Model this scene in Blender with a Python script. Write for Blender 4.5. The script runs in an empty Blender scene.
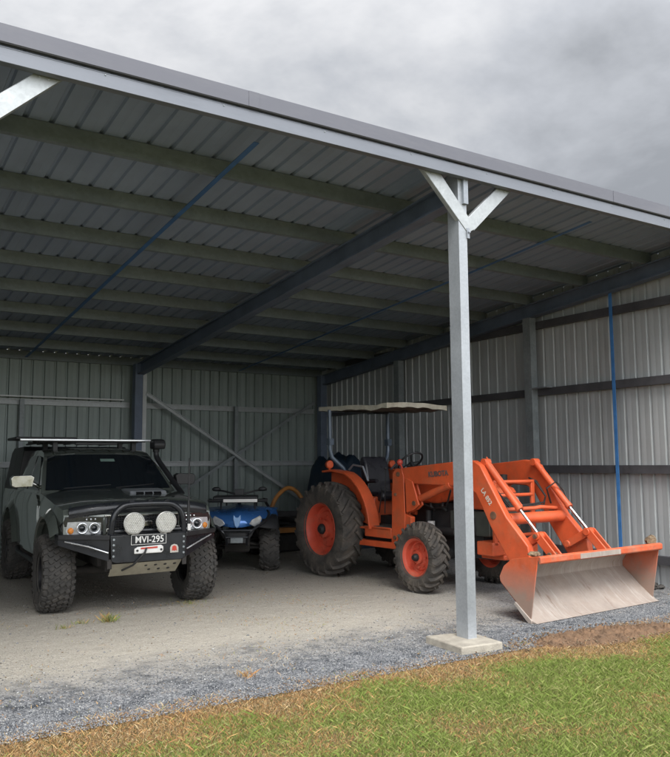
import bpy, bmesh, math, random
import numpy as np
from mathutils import Vector, Matrix, noise as mn
random.seed(7); rng=np.random.default_rng(7)
SC=bpy.context.scene; COL=SC.collection
PI=math.pi
def R(d): return math.radians(d)

# ---------------------------------------------------------------- materials
def mat(name,col,rough=.5,metal=0.,var=.18,scale=5.,bump=0.,bscale=60.,dust=0.,dustcol=(.30,.26,.21),coat=0.,spec=.5,dscale=2.5,cells=0.):
    m=bpy.data.materials.new(name); m.use_nodes=True; nt=m.node_tree; N=nt.nodes; L=nt.links
    b=N['Principled BSDF']; b.inputs['Roughness'].default_value=rough; b.inputs['Metallic'].default_value=metal
    b.inputs['Coat Weight'].default_value=coat; b.inputs['Specular IOR Level'].default_value=spec
    tc=N.new('ShaderNodeTexCoord')
    n1=N.new('ShaderNodeTexNoise'); n1.inputs['Scale'].default_value=scale; n1.inputs['Detail'].default_value=6; n1.inputs['Roughness'].default_value=.65
    L.new(tc.outputs['Object'],n1.inputs['Vector'])
    r=N.new('ShaderNodeMapRange'); r.inputs[1].default_value=.3; r.inputs[2].default_value=.7; r.inputs[3].default_value=1-var; r.inputs[4].default_value=1+var
    L.new(n1.outputs[0],r.inputs[0])
    mul=N.new('ShaderNodeMix'); mul.data_type='RGBA'; mul.blend_type='MULTIPLY'; mul.inputs[0].default_value=1; mul.inputs[6].default_value=(*col,1)
    L.new(r.outputs[0],mul.inputs[7]); out=mul.outputs[2]
    if cells:
        v=N.new('ShaderNodeTexVoronoi'); v.inputs['Scale'].default_value=cells; L.new(tc.outputs['Object'],v.inputs['Vector'])
        r3=N.new('ShaderNodeMapRange'); r3.inputs[3].default_value=.93; r3.inputs[4].default_value=1.06
        sp=N.new('ShaderNodeSeparateColor'); L.new(v.outputs['Color'],sp.inputs[0]); L.new(sp.outputs[0],r3.inputs[0])
        m3=N.new('ShaderNodeMix'); m3.data_type='RGBA'; m3.blend_type='MULTIPLY'; m3.inputs[0].default_value=1
        L.new(out,m3.inputs[6]); L.new(r3.outputs[0],m3.inputs[7]); out=m3.outputs[2]
    if dust:
        n2=N.new('ShaderNodeTexNoise'); n2.inputs['Scale'].default_value=dscale; n2.inputs['Detail'].default_value=9; n2.inputs['Roughness'].default_value=.7
        L.new(tc.outputs['Object'],n2.inputs['Vector'])
        r2=N.new('ShaderNodeMapRange'); r2.inputs[1].default_value=.62-.35*dust; r2.inputs[2].default_value=.85-.2*dust; r2.inputs[4].default_value=min(1,.4+dust*.6)
        L.new(n2.outputs[0],r2.inputs[0])
        m2=N.new('ShaderNodeMix'); m2.data_type='RGBA'; m2.inputs[7].default_value=(*dustcol,1)
        L.new(r2.outputs[0],m2.inputs[0]); L.new(out,m2.inputs[6]); out=m2.outputs[2]
        rr=N.new('ShaderNodeMapRange'); rr.inputs[3].default_value=rough; rr.inputs[4].default_value=.9
        L.new(r2.outputs[0],rr.inputs[0]); L.new(rr.outputs[0],b.inputs['Roughness'])
    else:
        rr=N.new('ShaderNodeMapRange'); rr.inputs[1].default_value=.3; rr.inputs[2].default_value=.7; rr.inputs[3].default_value=max(.02,rough-.08); rr.inputs[4].default_value=min(1,rough+.1)
        L.new(n1.outputs[0],rr.inputs[0]); L.new(rr.outputs[0],b.inputs['Roughness'])
    L.new(out,b.inputs['Base Color'])
    if bump:
        n4=N.new('ShaderNodeTexNoise'); n4.inputs['Scale'].default_value=bscale; n4.inputs['Detail'].default_value=5
        L.new(tc.outputs['Object'],n4.inputs['Vector'])
        bp=N.new('ShaderNodeBump'); bp.inputs['Strength'].default_value=bump; bp.inputs['Distance'].default_value=.01
        L.new(n4.outputs[0],bp.inputs['Height']); L.new(bp.outputs[0],b.inputs['Normal'])
    return m
M={}
M['galv']=mat('galvanised steel',(.29,.315,.345),.42,.45,.10,2.2,cells=70,bump=.03)
M['brace']=mat('bright galvanised brace',(.68,.71,.72),.5,.1,.12,3)
M['fascia']=mat('dull galvanised fascia',(.185,.20,.23),.5,.25,.08,1.5)
M['post']=mat('galvanised post',(.36,.385,.41),.4,.4,.12,2.2,cells=60)
M['navy']=mat('navy strap',(.05,.13,.29),.5,.1,.2,6)
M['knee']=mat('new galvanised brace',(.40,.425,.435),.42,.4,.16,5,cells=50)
M['galv_old']=mat('dulled galvanised steel',(.26,.29,.30),.5,.4,.2,4,cells=30)
M['purlin']=mat('purlin steel',(.175,.205,.215),.45,.25,.15,3,cells=30)
M['dark_steel']=mat('dark blue grey steel',(.14,.175,.24),.5,.3,.25,3)
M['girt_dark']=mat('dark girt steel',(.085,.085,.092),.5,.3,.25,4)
M['roof']=mat('roof sheet underside',(.245,.295,.385),.45,.12,.12,1.2)
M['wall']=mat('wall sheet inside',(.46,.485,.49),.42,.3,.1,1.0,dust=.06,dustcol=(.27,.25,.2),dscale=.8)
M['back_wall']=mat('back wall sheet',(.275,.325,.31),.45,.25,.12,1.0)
M['flash']=mat('slate painted flashing',(.115,.118,.14),.4,.1,.06,2)
M['blue']=mat('blue painted strap',(.055,.19,.45),.5,.05,.2,8)
M['concrete']=mat('concrete',(.35,.32,.265),.9,0,.25,9,bump=.5,bscale=90,dust=.35,dustcol=(.27,.24,.2),dscale=6)
M['ute']=mat('dark green grey paint',(.115,.132,.116),.2,.35,.04,.8,coat=1.0)
M['black']=mat('black plastic',(.018,.019,.021),.5,0,.25,8,dust=.12,dustcol=(.08,.075,.065))
M['vent']=mat('black vent opening',(.006,.006,.007),.9,0,.1,spec=.1)
M['blackgloss']=mat('black powder coat',(.016,.018,.022),.3,.1,.2,8,coat=.2)
M['under']=mat('grimy underbody',(.028,.026,.024),.8,.1,.4,6,bump=.5,bscale=30,dust=.3,dustcol=(.07,.06,.05))
M['glass']=mat('dark window glass',(.008,.011,.014),.06,0,.1,2,spec=.55)
M['rubber']=mat('tyre rubber',(.05,.048,.045),.85,0,.25,9,bump=.3,bscale=60,dust=.45,dustcol=(.115,.10,.085),dscale=5)
M['rubber_dusty']=mat('dusty tractor tyre rubber',(.05,.046,.042),.9,0,.25,9,bump=.4,bscale=40,dust=.6,dustcol=(.15,.125,.10),dscale=5)
M['rim_dark']=mat('dark wheel rim',(.03,.03,.033),.4,.5)
M['chrome']=mat('chrome',(.45,.45,.42),.12,1,.05)
M['lens']=mat('headlight lens',(.50,.52,.54),.12,.25,.35,14,coat=1)
M['lensdark']=mat('smoked headlight housing',(.03,.032,.035),.15,.2,.2,9,coat=1)
M['ringw']=mat('chrome ring',(.72,.74,.76),.2,.7,.1)
M['amber']=mat('amber indicator',(.65,.22,.03),.25,0,.1,coat=.5)
M['spot']=mat('spotlight lens',(.42,.42,.40),.3,.3,.15,30)
M['spotdot']=mat('spotlight reflector cell',(.74,.73,.68),.3,.35,.1)
M['white']=mat('white paint',(.68,.68,.66),.4,0,.08)
M['tan']=mat('dusty khaki plate',(.33,.31,.245),.6,.15,.2,8,dust=.3)
M['red']=mat('red paint',(.45,.05,.03),.45)
M['orange']=mat('tractor orange paint',(.60,.098,.032),.45,0,.18,4,coat=.05,dust=.38,dustcol=(.30,.14,.07),dscale=3.2)
M['orange_worn']=mat('worn orange bucket paint',(.54,.10,.035),.55,0,.2,5,dust=.42,dustcol=(.33,.24,.17),dscale=3.5,bump=.2,bscale=25)
M['orange_rim']=mat('dusty orange rim paint',(.58,.085,.045),.5,0,.12,5,dust=.32,dustcol=(.28,.15,.10),dscale=4)
M['scoured']=mat('scoured bare bucket steel',(.37,.315,.275),.5,.15,.2,2.2,dust=.45,dustcol=(.29,.215,.165),dscale=2.4,bump=.1,bscale=18)
M['rust']=mat('rusty dirt caked steel',(.16,.085,.05),.85,.1,.4,14,bump=.6,bscale=40)
M['rod']=mat('polished hydraulic rod',(.42,.43,.45),.2,1,.05)
M['engine']=mat('black engine',(.025,.025,.026),.6,.2,.3,8,dust=.3,dustcol=(.06,.05,.042))
M['grille']=mat('olive grey grille',(.07,.08,.07),.5,.1,.2,8)
M['hose']=mat('hydraulic hose',(.02,.02,.02),.5)
M['vinyl']=mat('black vinyl seat',(.022,.022,.028),.3,0,.2,6,bump=.1,coat=.15)
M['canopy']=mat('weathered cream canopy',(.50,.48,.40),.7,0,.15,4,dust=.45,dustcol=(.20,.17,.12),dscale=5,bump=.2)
M['canopy_under']=mat('dark canopy underside',(.10,.09,.075),.85,0,.4,6,dust=.4,dustcol=(.25,.2,.13),dscale=5)  # underside coloured much darker than the cream top
M['tube']=mat('grey blue rollbar paint',(.10,.13,.17),.35,.3,.2,8,coat=.2)
M['atv']=mat('metallic blue plastic',(.06,.21,.58),.22,.35,.08,3,coat=.8)
M['atvbadge']=mat('pale blue badge',(.25,.42,.70),.3,.3)
M['yellow']=mat('faded orange yellow paint',(.38,.16,.035),.55,0,.25,7,dust=.35,dustcol=(.18,.12,.07))
M['tarp']=mat('dark blue tarpaulin',(.007,.02,.04),.6,0,.25,4,bump=.4,bscale=14)
M['textdark']=mat('dark decal',(.11,.085,.08),.5)
M['textpale']=mat('pale decal',(.62,.55,.47),.5)
M['brown']=mat('crumbly brown soil',(.135,.08,.045),.95,0,.4,10,bump=.9,bscale=50)
M['debris']=mat('dark scrap',(.06,.055,.05),.8,0,.4,14,bump=.6)
M['clod']=mat('dry dirt clod',(.20,.145,.09),.95,0,.5,22,bump=1,bscale=60)
M['dead']=mat('dead leaf',(.20,.13,.07),.9)

def wear(m,z0,z1,ax=2,col=(.27,.21,.17)):
    nt=m.node_tree; N=nt.nodes; L=nt.links; b=N['Principled BSDF']; src=b.inputs['Base Color'].links[0].from_socket
    tc=N.new('ShaderNodeTexCoord'); sp=N.new('ShaderNodeSeparateXYZ'); L.new(tc.outputs['Object'],sp.inputs[0])
    n=N.new('ShaderNodeTexNoise'); n.inputs['Scale'].default_value=7; n.inputs['Detail'].default_value=8; n.inputs['Roughness'].default_value=.7; L.new(tc.outputs['Object'],n.inputs['Vector'])
    a=N.new('ShaderNodeMath'); a.operation='MULTIPLY_ADD'; a.inputs[1].default_value=.45; L.new(n.outputs[0],a.inputs[0]); L.new(sp.outputs[ax],a.inputs[2])
    r=N.new('ShaderNodeMapRange'); r.inputs[1].default_value=z0+.22; r.inputs[2].default_value=z1+.22; r.inputs[3].default_value=.92; r.inputs[4].default_value=0; L.new(a.outputs[0],r.inputs[0])
    x=N.new('ShaderNodeMix'); x.data_type='RGBA'; x.inputs[7].default_value=(*col,1); L.new(r.outputs[0],x.inputs[0]); L.new(src,x.inputs[6]); L.new(x.outputs[2],b.inputs['Base Color'])
M['plate_worn']=mat('worn orange side plate',(.54,.10,.035),.55,0,.2,5,dust=.35,dustcol=(.33,.24,.17),dscale=3.5,bump=.2,bscale=25); wear(M['plate_worn'],.24,.56)
def streaks(m,sc,col,lo,hi,amt):
    nt=m.node_tree; N=nt.nodes; L=nt.links; b=N['Principled BSDF']; src=b.inputs['Base Color'].links[0].from_socket
    tc=N.new('ShaderNodeTexCoord'); mp=N.new('ShaderNodeMapping'); mp.inputs['Scale'].default_value=sc; L.new(tc.outputs['Object'],mp.inputs[0])
    n=N.new('ShaderNodeTexNoise'); n.inputs['Scale'].default_value=1; n.inputs['Detail'].default_value=7; n.inputs['Roughness'].default_value=.7; L.new(mp.outputs[0],n.inputs['Vector'])
    r=N.new('ShaderNodeMapRange'); r.inputs[1].default_value=lo; r.inputs[2].default_value=hi; r.inputs[4].default_value=amt; L.new(n.outputs[0],r.inputs[0])
    x=N.new('ShaderNodeMix'); x.data_type='RGBA'; x.inputs[7].default_value=(*col,1); L.new(r.outputs[0],x.inputs[0]); L.new(src,x.inputs[6]); L.new(x.outputs[2],b.inputs['Base Color'])
streaks(M['scoured'],(26,2.2,2.2),(.50,.46,.42),.52,.68,.7); streaks(M['scoured'],(14,3,3),(.17,.095,.06),.60,.72,.75)
streaks(M['orange'],(9,9,9),(.20,.07,.035),.63,.72,.7); streaks(M['orange_worn'],(12,12,12),(.22,.13,.09),.56,.66,.85)
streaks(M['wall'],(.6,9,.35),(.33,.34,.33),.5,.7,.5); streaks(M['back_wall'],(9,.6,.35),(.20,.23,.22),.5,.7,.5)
streaks(M['fascia'],(1.2,4,9),(.15,.165,.19),.5,.7,.7); streaks(M['flash'],(1.5,4,6),(.14,.142,.16),.5,.7,.6)
# ---------------------------------------------------------------- mesh builder
class MB:
    def __init__(s): s.v=[]; s.f=[]; s.mi=[]; s.cur=0
    def add(s,vs,fs):
        o=len(s.v); s.v+= [tuple(v) for v in vs]; s.f+=[tuple(i+o for i in f) for f in fs]; s.mi+=[s.cur]*len(fs); return s
    def box(s,x0,x1,y0,y1,z0,z1):
        return s.add([(x0,y0,z0),(x1,y0,z0),(x1,y1,z0),(x0,y1,z0),(x0,y0,z1),(x1,y0,z1),(x1,y1,z1),(x0,y1,z1)],
            [(0,3,2,1),(4,5,6,7),(0,1,5,4),(1,2,6,5),(2,3,7,6),(3,0,4,7)])
    def prism(s,poly,axis,a,b):
        n=len(poly)
        def P(p,t):
            return (t,p[0],p[1]) if axis=='X' else (p[0],t,p[1]) if axis=='Y' else (p[0],p[1],t)
        return s.add([P(p,a) for p in poly]+[P(p,b) for p in poly],
            [tuple(range(n))[::-1],tuple(range(n,2*n))]+[(i,(i+1)%n,(i+1)%n+n,i+n) for i in range(n)])
    def frame(s,d,up=(0,0,1)):
        d=Vector(d).normalized(); u=Vector(up)
        if abs(d.dot(u))>.97: u=Vector((0,1,0)) if abs(d.y)<.9 else Vector((1,0,0))
        a=d.cross(u).normalized(); b=a.cross(d).normalized(); return a,b
    def tube(s,pts,r,n=12,cap=True):
        pts=[Vector(p) for p in pts]; rs=r if isinstance(r,(list,tuple)) else [r]*len(pts); vs=[]; fs=[]
        a=None
        for i,p in enumerate(pts):
            d=(pts[min(i+1,len(pts)-1)]-pts[max(i-1,0)]).normalized()
            if a is None: a,b=s.frame(d)
            else:
                a=(a-d*a.dot(d)).normalized(); b=a.cross(d).normalized()
            for k in range(n):
                t=2*PI*k/n; vs.append(p+(a*math.cos(t)+b*math.sin(t))*rs[i])
        for i in range(len(pts)-1):
            for k in range(n):
                k2=(k+1)%n; fs.append((i*n+k,i*n+k2,(i+1)*n+k2,(i+1)*n+k))
        if cap: fs.append(tuple(range(n))[::-1]); fs.append(tuple(range((len(pts)-1)*n,len(pts)*n)))
        return s.add(vs,fs)
    def lathe(s,prof,c=(0,0,0),axis=(1,0,0),n=40,closed=False):
        ax=Vector(axis).normalized(); a,b=s.frame(ax); c=Vector(c); vs=[]; fs=[]; m=len(prof)
        for k in range(n):
            t=2*PI*k/n
            for (r,h) in prof: vs.append(c+ax*h+(a*math.cos(t)+b*math.sin(t))*r)
        for k in range(n):
            k2=(k+1)%n
            for i in range(m if closed else m-1):
                j=(i+1)%m; fs.append((k*m+i,k*m+j,k2*m+j,k2*m+i))
        return s.add(vs,fs)
    def beam(s,p0,p1,w,h,up=(0,0,1)):
        p0=Vector(p0);p1=Vector(p1); a,b=s.frame(p1-p0,up); vs=[]
        for p in (p0,p1):
            for (i,j) in ((-1,-1),(1,-1),(1,1),(-1,1)): vs.append(p+a*(w/2*i)+b*(h/2*j))
        return s.add(vs,[(3,2,1,0),(4,5,6,7),(0,1,5,4),(1,2,6,5),(2,3,7,6),(3,0,4,7)])
    def csec(s,p0,p1,w,h,up=(0,0,1),t=.004,lip=.018,flip=1):
        # lipped channel: depth h along 'up', flange w along side direction
        p0=Vector(p0);p1=Vector(p1); a,b=s.frame(p1-p0,up); a=a*flip
        q=[(0,-h/2),(w,-h/2),(w,-h/2+lip),(w-t,-h/2+lip),(w-t,-h/2+t),(t,-h/2+t),(t,h/2-t),(w-t,h/2-t),(w-t,h/2-lip),(w,h/2-lip),(w,h/2),(0,h/2)]
        n=len(q); vs=[p+a*(x-w/2)+b*y for p in (p0,p1) for x,y in q]
        quads=[(0,1,4,5),(1,2,3,4),(0,5,6,11),(6,7,10,11),(7,8,9,10)]
        fs=[(i,(i+1)%n,(i+1)%n+n,i+n) for i in range(n)]
        fs+=[tuple(f)[::-1] for f in quads]+[tuple(k+n for k in f) for f in quads]
        return s.add(vs,fs)
    def disc(s,c,r,axis,n=24,h=.01): return s.lathe([(0,0),(r,0),(r,h),(0,h)],c,axis,n)
    def sphere(s,c,r,n=12,sq=(1,1,1),jit=0):
        vs=[];fs=[]; m=n//2
        for i in range(m+1):
            for k in range(n):
                t=PI*i/m; p=2*PI*k/n; q=1+random.uniform(-jit,jit)
                vs.append((c[0]+r*sq[0]*q*math.sin(t)*math.cos(p),c[1]+r*sq[1]*q*math.sin(t)*math.sin(p),c[2]+r*sq[2]*q*math.cos(t)))
        for i in range(m):
            for k in range(n): fs.append((i*n+k,(i+1)*n+k,(i+1)*n+(k+1)%n,i*n+(k+1)%n))
        return s.add(vs,fs)
    def build(s,name,m,parent=None,bevel=0,loc=None,smooth=35,mats=None,seg=2):
        me=bpy.data.meshes.new(name); me.from_pydata(s.v,[],s.f)
        ms=mats or [m]
        for q in ms: me.materials.append(M[q] if isinstance(q,str) else q)
        if mats: me.polygons.foreach_set('material_index',s.mi)
        bm=bmesh.new(); bm.from_mesh(me); bmesh.ops.remove_doubles(bm,verts=bm.verts,dist=1e-5)
        bmesh.ops.recalc_face_normals(bm,faces=bm.faces)
        for f in bm.faces: f.smooth=True
        for e in bm.edges: e.smooth = (len(e.link_faces)==2 and e.calc_face_angle(3.)<R(smooth))
        bm.to_mesh(me); bm.free()
        o=bpy.data.objects.new(name,me); COL.objects.link(o)
        if parent: o.parent=parent
        if loc: o.location=loc
        if bevel:
            b=o.modifiers.new('Bevel','BEVEL'); b.width=bevel; b.segments=seg; b.limit_method='ANGLE'; b.angle_limit=R(35); b.harden_normals=False
        return o
def split(B,name,m,parent=None,bevel=0):
    par=list(range(len(B.v)))
    def fd(i):
        while par[i]!=i: par[i]=par[par[i]]; i=par[i]
        return i
    for f in B.f:
        a=fd(f[0])
        for k in f[1:]: par[fd(k)]=a
    gs={}
    for f in B.f: gs.setdefault(fd(f[0]),[]).append(f)
    for fs in gs.values():
        ids=sorted({i for f in fs for i in f}); mp={i:k for k,i in enumerate(ids)}
        Q=MB(); Q.add([B.v[i] for i in ids],[tuple(mp[i] for i in f) for f in fs]); Q.build(name,m,parent,bevel=bevel)
def thing(name,label,cat,loc=(0,0,0),rz=0,group=None):
    o=bpy.data.objects.new(name,None); COL.objects.link(o); o.empty_display_size=.3
    o.location=loc; o.rotation_euler=(0,0,rz); o['label']=label; o['category']=cat
    if group: o['group']=group
    return o
def tag(o,label=None,cat=None,group=None,kind=None):
    if label:o['label']=label
    if cat:o['category']=cat
    if group:o['group']=group
    if kind:o['kind']=kind
    return o
def dup(o,parent,loc=None,rot=None):
    c=o.copy(); COL.objects.link(c); c.parent=parent
    if loc is not None: c.location=loc
    if rot is not None: c.rotation_euler=rot
    for ch in list(o.children): dup(ch,c)
    return c
def text(name,s,size,m,parent,mtx,ext=.0015,bold=0):
    cu=bpy.data.curves.new(name,'FONT'); cu.body=s; cu.size=size; cu.extrude=ext; cu.align_x='CENTER'; cu.align_y='CENTER'; cu.offset=bold; cu.resolution_u=4
    t=bpy.data.objects.new(name,cu); COL.objects.link(t)
    dg=bpy.context.evaluated_depsgraph_get(); dg.update(); me=bpy.data.meshes.new_from_object(t.evaluated_get(dg))
    bpy.data.objects.remove(t); me.transform(mtx); me.materials.clear(); me.materials.append(M[m])
    o=bpy.data.objects.new(name,me); COL.objects.link(o); o.parent=parent; return o

# ---------------------------------------------------------------- camera
F,PITCH,YAW,ROLL,H=790.9,.1062,.570,-.006,1.6
f0=Vector((math.sin(YAW),math.cos(YAW),0)); r0=Vector((math.cos(YAW),-math.sin(YAW),0)); Z=Vector((0,0,1))
fw=f0*math.cos(PITCH)+Z*math.sin(PITCH); u0=-f0*math.sin(PITCH)+Z*math.cos(PITCH)
rt=r0*math.cos(ROLL)+u0*math.sin(ROLL); up=-r0*math.sin(ROLL)+u0*math.cos(ROLL)
cd=bpy.data.cameras.new('camera'); cam=bpy.data.objects.new('camera',cd); COL.objects.link(cam)
cam.matrix_world=Matrix(((rt.x,up.x,-fw.x,0),(rt.y,up.y,-fw.y,0),(rt.z,up.z,-fw.z,H),(0,0,0,1)))
cd.sensor_fit='HORIZONTAL'; cd.sensor_width=36; cd.lens=F/670*36; cd.clip_end=1500; cd.clip_start=.05
SC.camera=cam

# ---------------------------------------------------------------- light
SUN_EL,SUN_AZ=52,R(205)   # azimuth measured clockwise from +Y
w=bpy.data.worlds.new('World'); SC.world=w; w.use_nodes=True; nt=w.node_tree; N=nt.nodes; L=nt.links
bg=N['Background']; bg.inputs[1].default_value=.1
sky=N.new('ShaderNodeTexSky'); sky.sky_type='NISHITA'; sky.sun_disc=False; sky.sun_elevation=R(SUN_EL); sky.sun_rotation=SUN_AZ
tc=N.new('ShaderNodeTexCoord'); sx=N.new('ShaderNodeSeparateXYZ'); L.new(tc.outputs['Generated'],sx.inputs[0])
mz=N.new('ShaderNodeMath'); mz.operation='MAXIMUM'; mz.inputs[1].default_value=0; L.new(sx.outputs[2],mz.inputs[0])
az=N.new('ShaderNodeMath'); az.operation='ADD'; az.inputs[1].default_value=.22; L.new(mz.outputs[0],az.inputs[0])
dx=N.new('ShaderNodeMath'); dx.operation='DIVIDE'; L.new(sx.outputs[0],dx.inputs[0]); L.new(az.outputs[0],dx.inputs[1])
dy=N.new('ShaderNodeMath'); dy.operation='DIVIDE'; L.new(sx.outputs[1],dy.inputs[0]); L.new(az.outputs[0],dy.inputs[1])
cb=N.new('ShaderNodeCombineXYZ'); L.new(dx.outputs[0],cb.inputs[0]); L.new(dy.outputs[0],cb.inputs[1]); cb.inputs[2].default_value=3.7
cn=N.new('ShaderNodeTexNoise'); cn.inputs['Scale'].default_value=1.15; cn.inputs['Detail'].default_value=7; cn.inputs['Roughness'].default_value=.57; cn.inputs['Distortion'].default_value=.25
L.new(cb.outputs[0],cn.inputs['Vector'])
cr=N.new('ShaderNodeValToRGB'); e=cr.color_ramp.elements; e[0].position=.40; e[0].color=(.50,.515,.54,1); e[1].position=.62; e[1].color=(1.12,1.12,1.13,1)
x=cr.color_ramp.elements.new(.5); x.color=(.74,.76,.80,1)
L.new(cn.outputs[0],cr.inputs[0])
gr=N.new('ShaderNodeMath'); gr.operation='MULTIPLY_ADD'; gr.inputs[1].default_value=4.2; gr.inputs[2].default_value=4.0; L.new(mz.outputs[0],gr.inputs[0])  # overcast: zenith brighter
# sky dimmed ahead, brightened behind the camera to light the shed interior
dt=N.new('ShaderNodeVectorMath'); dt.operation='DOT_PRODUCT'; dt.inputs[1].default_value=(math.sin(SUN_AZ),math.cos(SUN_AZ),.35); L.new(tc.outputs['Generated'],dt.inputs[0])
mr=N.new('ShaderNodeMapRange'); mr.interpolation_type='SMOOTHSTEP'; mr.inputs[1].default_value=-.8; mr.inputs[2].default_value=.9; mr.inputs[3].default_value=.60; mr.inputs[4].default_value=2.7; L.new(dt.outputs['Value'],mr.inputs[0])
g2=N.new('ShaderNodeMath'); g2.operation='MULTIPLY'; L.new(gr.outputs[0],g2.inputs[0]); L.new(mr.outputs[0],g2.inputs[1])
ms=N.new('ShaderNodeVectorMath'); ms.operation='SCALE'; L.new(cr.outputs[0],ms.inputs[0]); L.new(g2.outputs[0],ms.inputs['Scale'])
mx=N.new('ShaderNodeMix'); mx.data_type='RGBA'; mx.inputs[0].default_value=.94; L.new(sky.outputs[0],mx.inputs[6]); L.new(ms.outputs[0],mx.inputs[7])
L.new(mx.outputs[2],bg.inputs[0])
sd=bpy.data.lights.new('sun','SUN'); sd.energy=1.5; sd.angle=R(28); sd.color=(1,.965,.91)
so=bpy.data.objects.new('sun',sd); COL.objects.link(so)
dirv=Vector((math.sin(SUN_AZ)*math.cos(R(SUN_EL)),math.cos(SUN_AZ)*math.cos(R(SUN_EL)),math.sin(R(SUN_EL))))
so.rotation_euler=dirv.to_track_quat('Z','Y').to_euler()
SC.view_settings.view_transform='Standard'; SC.view_settings.look='None'; SC.view_settings.gamma=1; SC.view_settings.use_curve_mapping=False
SC.view_settings.exposure=1.12

# ---------------------------------------------------------------- ground
def ground_mat(name,kind):
    m=bpy.data.materials.new(name); m.use_nodes=True; nt=m.node_tree; N=nt.nodes; L=nt.links; b=N['Principled BSDF']; b.inputs['Roughness'].default_value=.95
    b.inputs['Specular IOR Level'].default_value=.2
    g=N.new('ShaderNodeNewGeometry'); P=g.outputs['Position']
    def noise(s,d=6,r=.6):
        n=N.new('ShaderNodeTexNoise'); n.inputs['Scale'].default_value=s; n.inputs['Detail'].default_value=d; n.inputs['Roughness'].default_value=r; L.new(P,n.inputs['Vector']); return n.outputs[0]
    def ramp(i,a,b_,c0,c1):
        n=N.new('ShaderNodeValToRGB'); n.color_ramp.elements[0].position=a; n.color_ramp.elements[1].position=b_; n.color_ramp.elements[0].color=(*c0,1); n.color_ramp.elements[1].color=(*c1,1); L.new(i,n.inputs[0]); return n.outputs[0]
    def mix(f,a,b_,bt='MIX'):
        n=N.new('ShaderNodeMix'); n.data_type='RGBA'; n.blend_type=bt
        for s_,v in ((0,f),(6,a),(7,b_)):
            if isinstance(v,(int,float)): n.inputs[s_].default_value=v
            elif isinstance(v,tuple): n.inputs[s_].default_value=(*v,1)
            else: L.new(v,n.inputs[s_])
        return n.outputs[2]
    def mth(op,a,b_=0,c=0):
        n=N.new('ShaderNodeMath'); n.operation=op
        for i,v in enumerate((a,b_,c)):
            if isinstance(v,(int,float)): n.inputs[i].default_value=v
            else: L.new(v,n.inputs[i])
        return n.outputs[0]
    if kind=='gravel':
        v=N.new('ShaderNodeTexVoronoi'); v.inputs['Scale'].default_value=75; L.new(P,v.inputs['Vector'])
        sp=N.new('ShaderNodeSeparateColor'); L.new(v.outputs['Color'],sp.inputs[0])
        stones=ramp(sp.outputs[0],.0,1.,(.08,.085,.092),(.335,.338,.345))
        v2=N.new('ShaderNodeTexVoronoi'); v2.inputs['Scale'].default_value=130; L.new(P,v2.inputs['Vector']); sp2=N.new('ShaderNodeSeparateColor'); L.new(v2.outputs['Color'],sp2.inputs[0])
        fines=ramp(sp2.outputs[1],0.,1.,(.27,.25,.215),(.50,.465,.40))
        fines=mix(ramp(noise(1.1),.35,.65,(0,0,0),(.5,.5,.5)),fines,(.42,.39,.335))
        spx=N.new('ShaderNodeSeparateXYZ'); L.new(P,spx.inputs[0])
        # stone strip beside the lawn, plus bluish gravel around the bucket
        yy=mth('ADD',spx.outputs[1],mth('MULTIPLY',mth('SUBTRACT',noise(1.3,5),.5),1.6))
        k1=ramp(mth('DIVIDE',mth('SUBTRACT',yy,5.55),1.1),0.,1.,(1,1,1),(0,0,0))
        xx=mth('ADD',mth('SUBTRACT',spx.outputs[0],mth('MULTIPLY',spx.outputs[1],.45)),mth('MULTIPLY',mth('SUBTRACT',noise(1.7,5),.5),2.0))
        k2=ramp(mth('DIVIDE',mth('SUBTRACT',xx,2.2),1.7),0.,1.,(0,0,0),(.85,.85,.85))
        k=mix(1.,k1,k2,'LIGHTEN')
        col=mix(k,fines,stones)
        dk=ramp(noise(5.5,6,.7),(.47),.60,(0,0,0),(1,1,1))
        col=mix(mix(1.,dk,k1,'MULTIPLY'),col,(.055,.06,.068))
        col=mix(ramp(noise(2.6,8,.75),.60,.72,(0,0,0),(.5,.5,.5)),col,(.40,.30,.20))   # dried litter stains
        h=mth('ADD',mth('MULTIPLY',v.outputs['Distance'],-.6),mth('ADD',mth('MULTIPLY',noise(26,6,.7),.8),mth('MULTIPLY',noise(5,4,.6),3.0)))
        bp=N.new('ShaderNodeBump'); bp.inputs['Strength'].default_value=.9; bp.inputs['Distance'].default_value=.012; L.new(h,bp.inputs['Height']); L.new(bp.outputs[0],b.inputs['Normal'])
    else:
        col=mix(ramp(noise(1.2),.35,.65,(0,0,0),(1,1,1)),(.085,.12,.03),(.14,.135,.055))
        col=mix(ramp(noise(28,5,.7),.4,.62,(0,0,0),(1,1,1)),col,(.16,.12,.065))
        bp=N.new('ShaderNodeBump'); bp.inputs['Strength'].default_value=1; bp.inputs['Distance'].default_value=.03; L.new(noise(70,5,.7),bp.inputs['Height']); L.new(bp.outputs[0],b.inputs['Normal'])
    L.new(col,b.inputs['Base Color']); return m
M['gravel']=ground_mat('dusty gravel','gravel'); M['lawn']=ground_mat('lawn soil','lawn')
def sheet(name,poly,z,m):
    b=MB(); b.add([(x,y,z) for x,y in poly],[tuple(range(len(poly)))]); return tag(b.build(name,m),kind='structure')
sheet('ground',[(-400,-400),(400,-400),(400,400),(-400,400)],-.012,'lawn')
edge=[(-5.,5.12)]+[(x*.25,5.12+.09*mn.noise(Vector((x*.5,3.1,0)))+.05*mn.noise(Vector((x*1.7,9.1,0)))) for x in range(-16,44)]
sheet('gravel_floor',edge+[(12.,5.15),(10.6,9.),(9.6,15.5),(-5.,15.5)],0.,'gravel')
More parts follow.
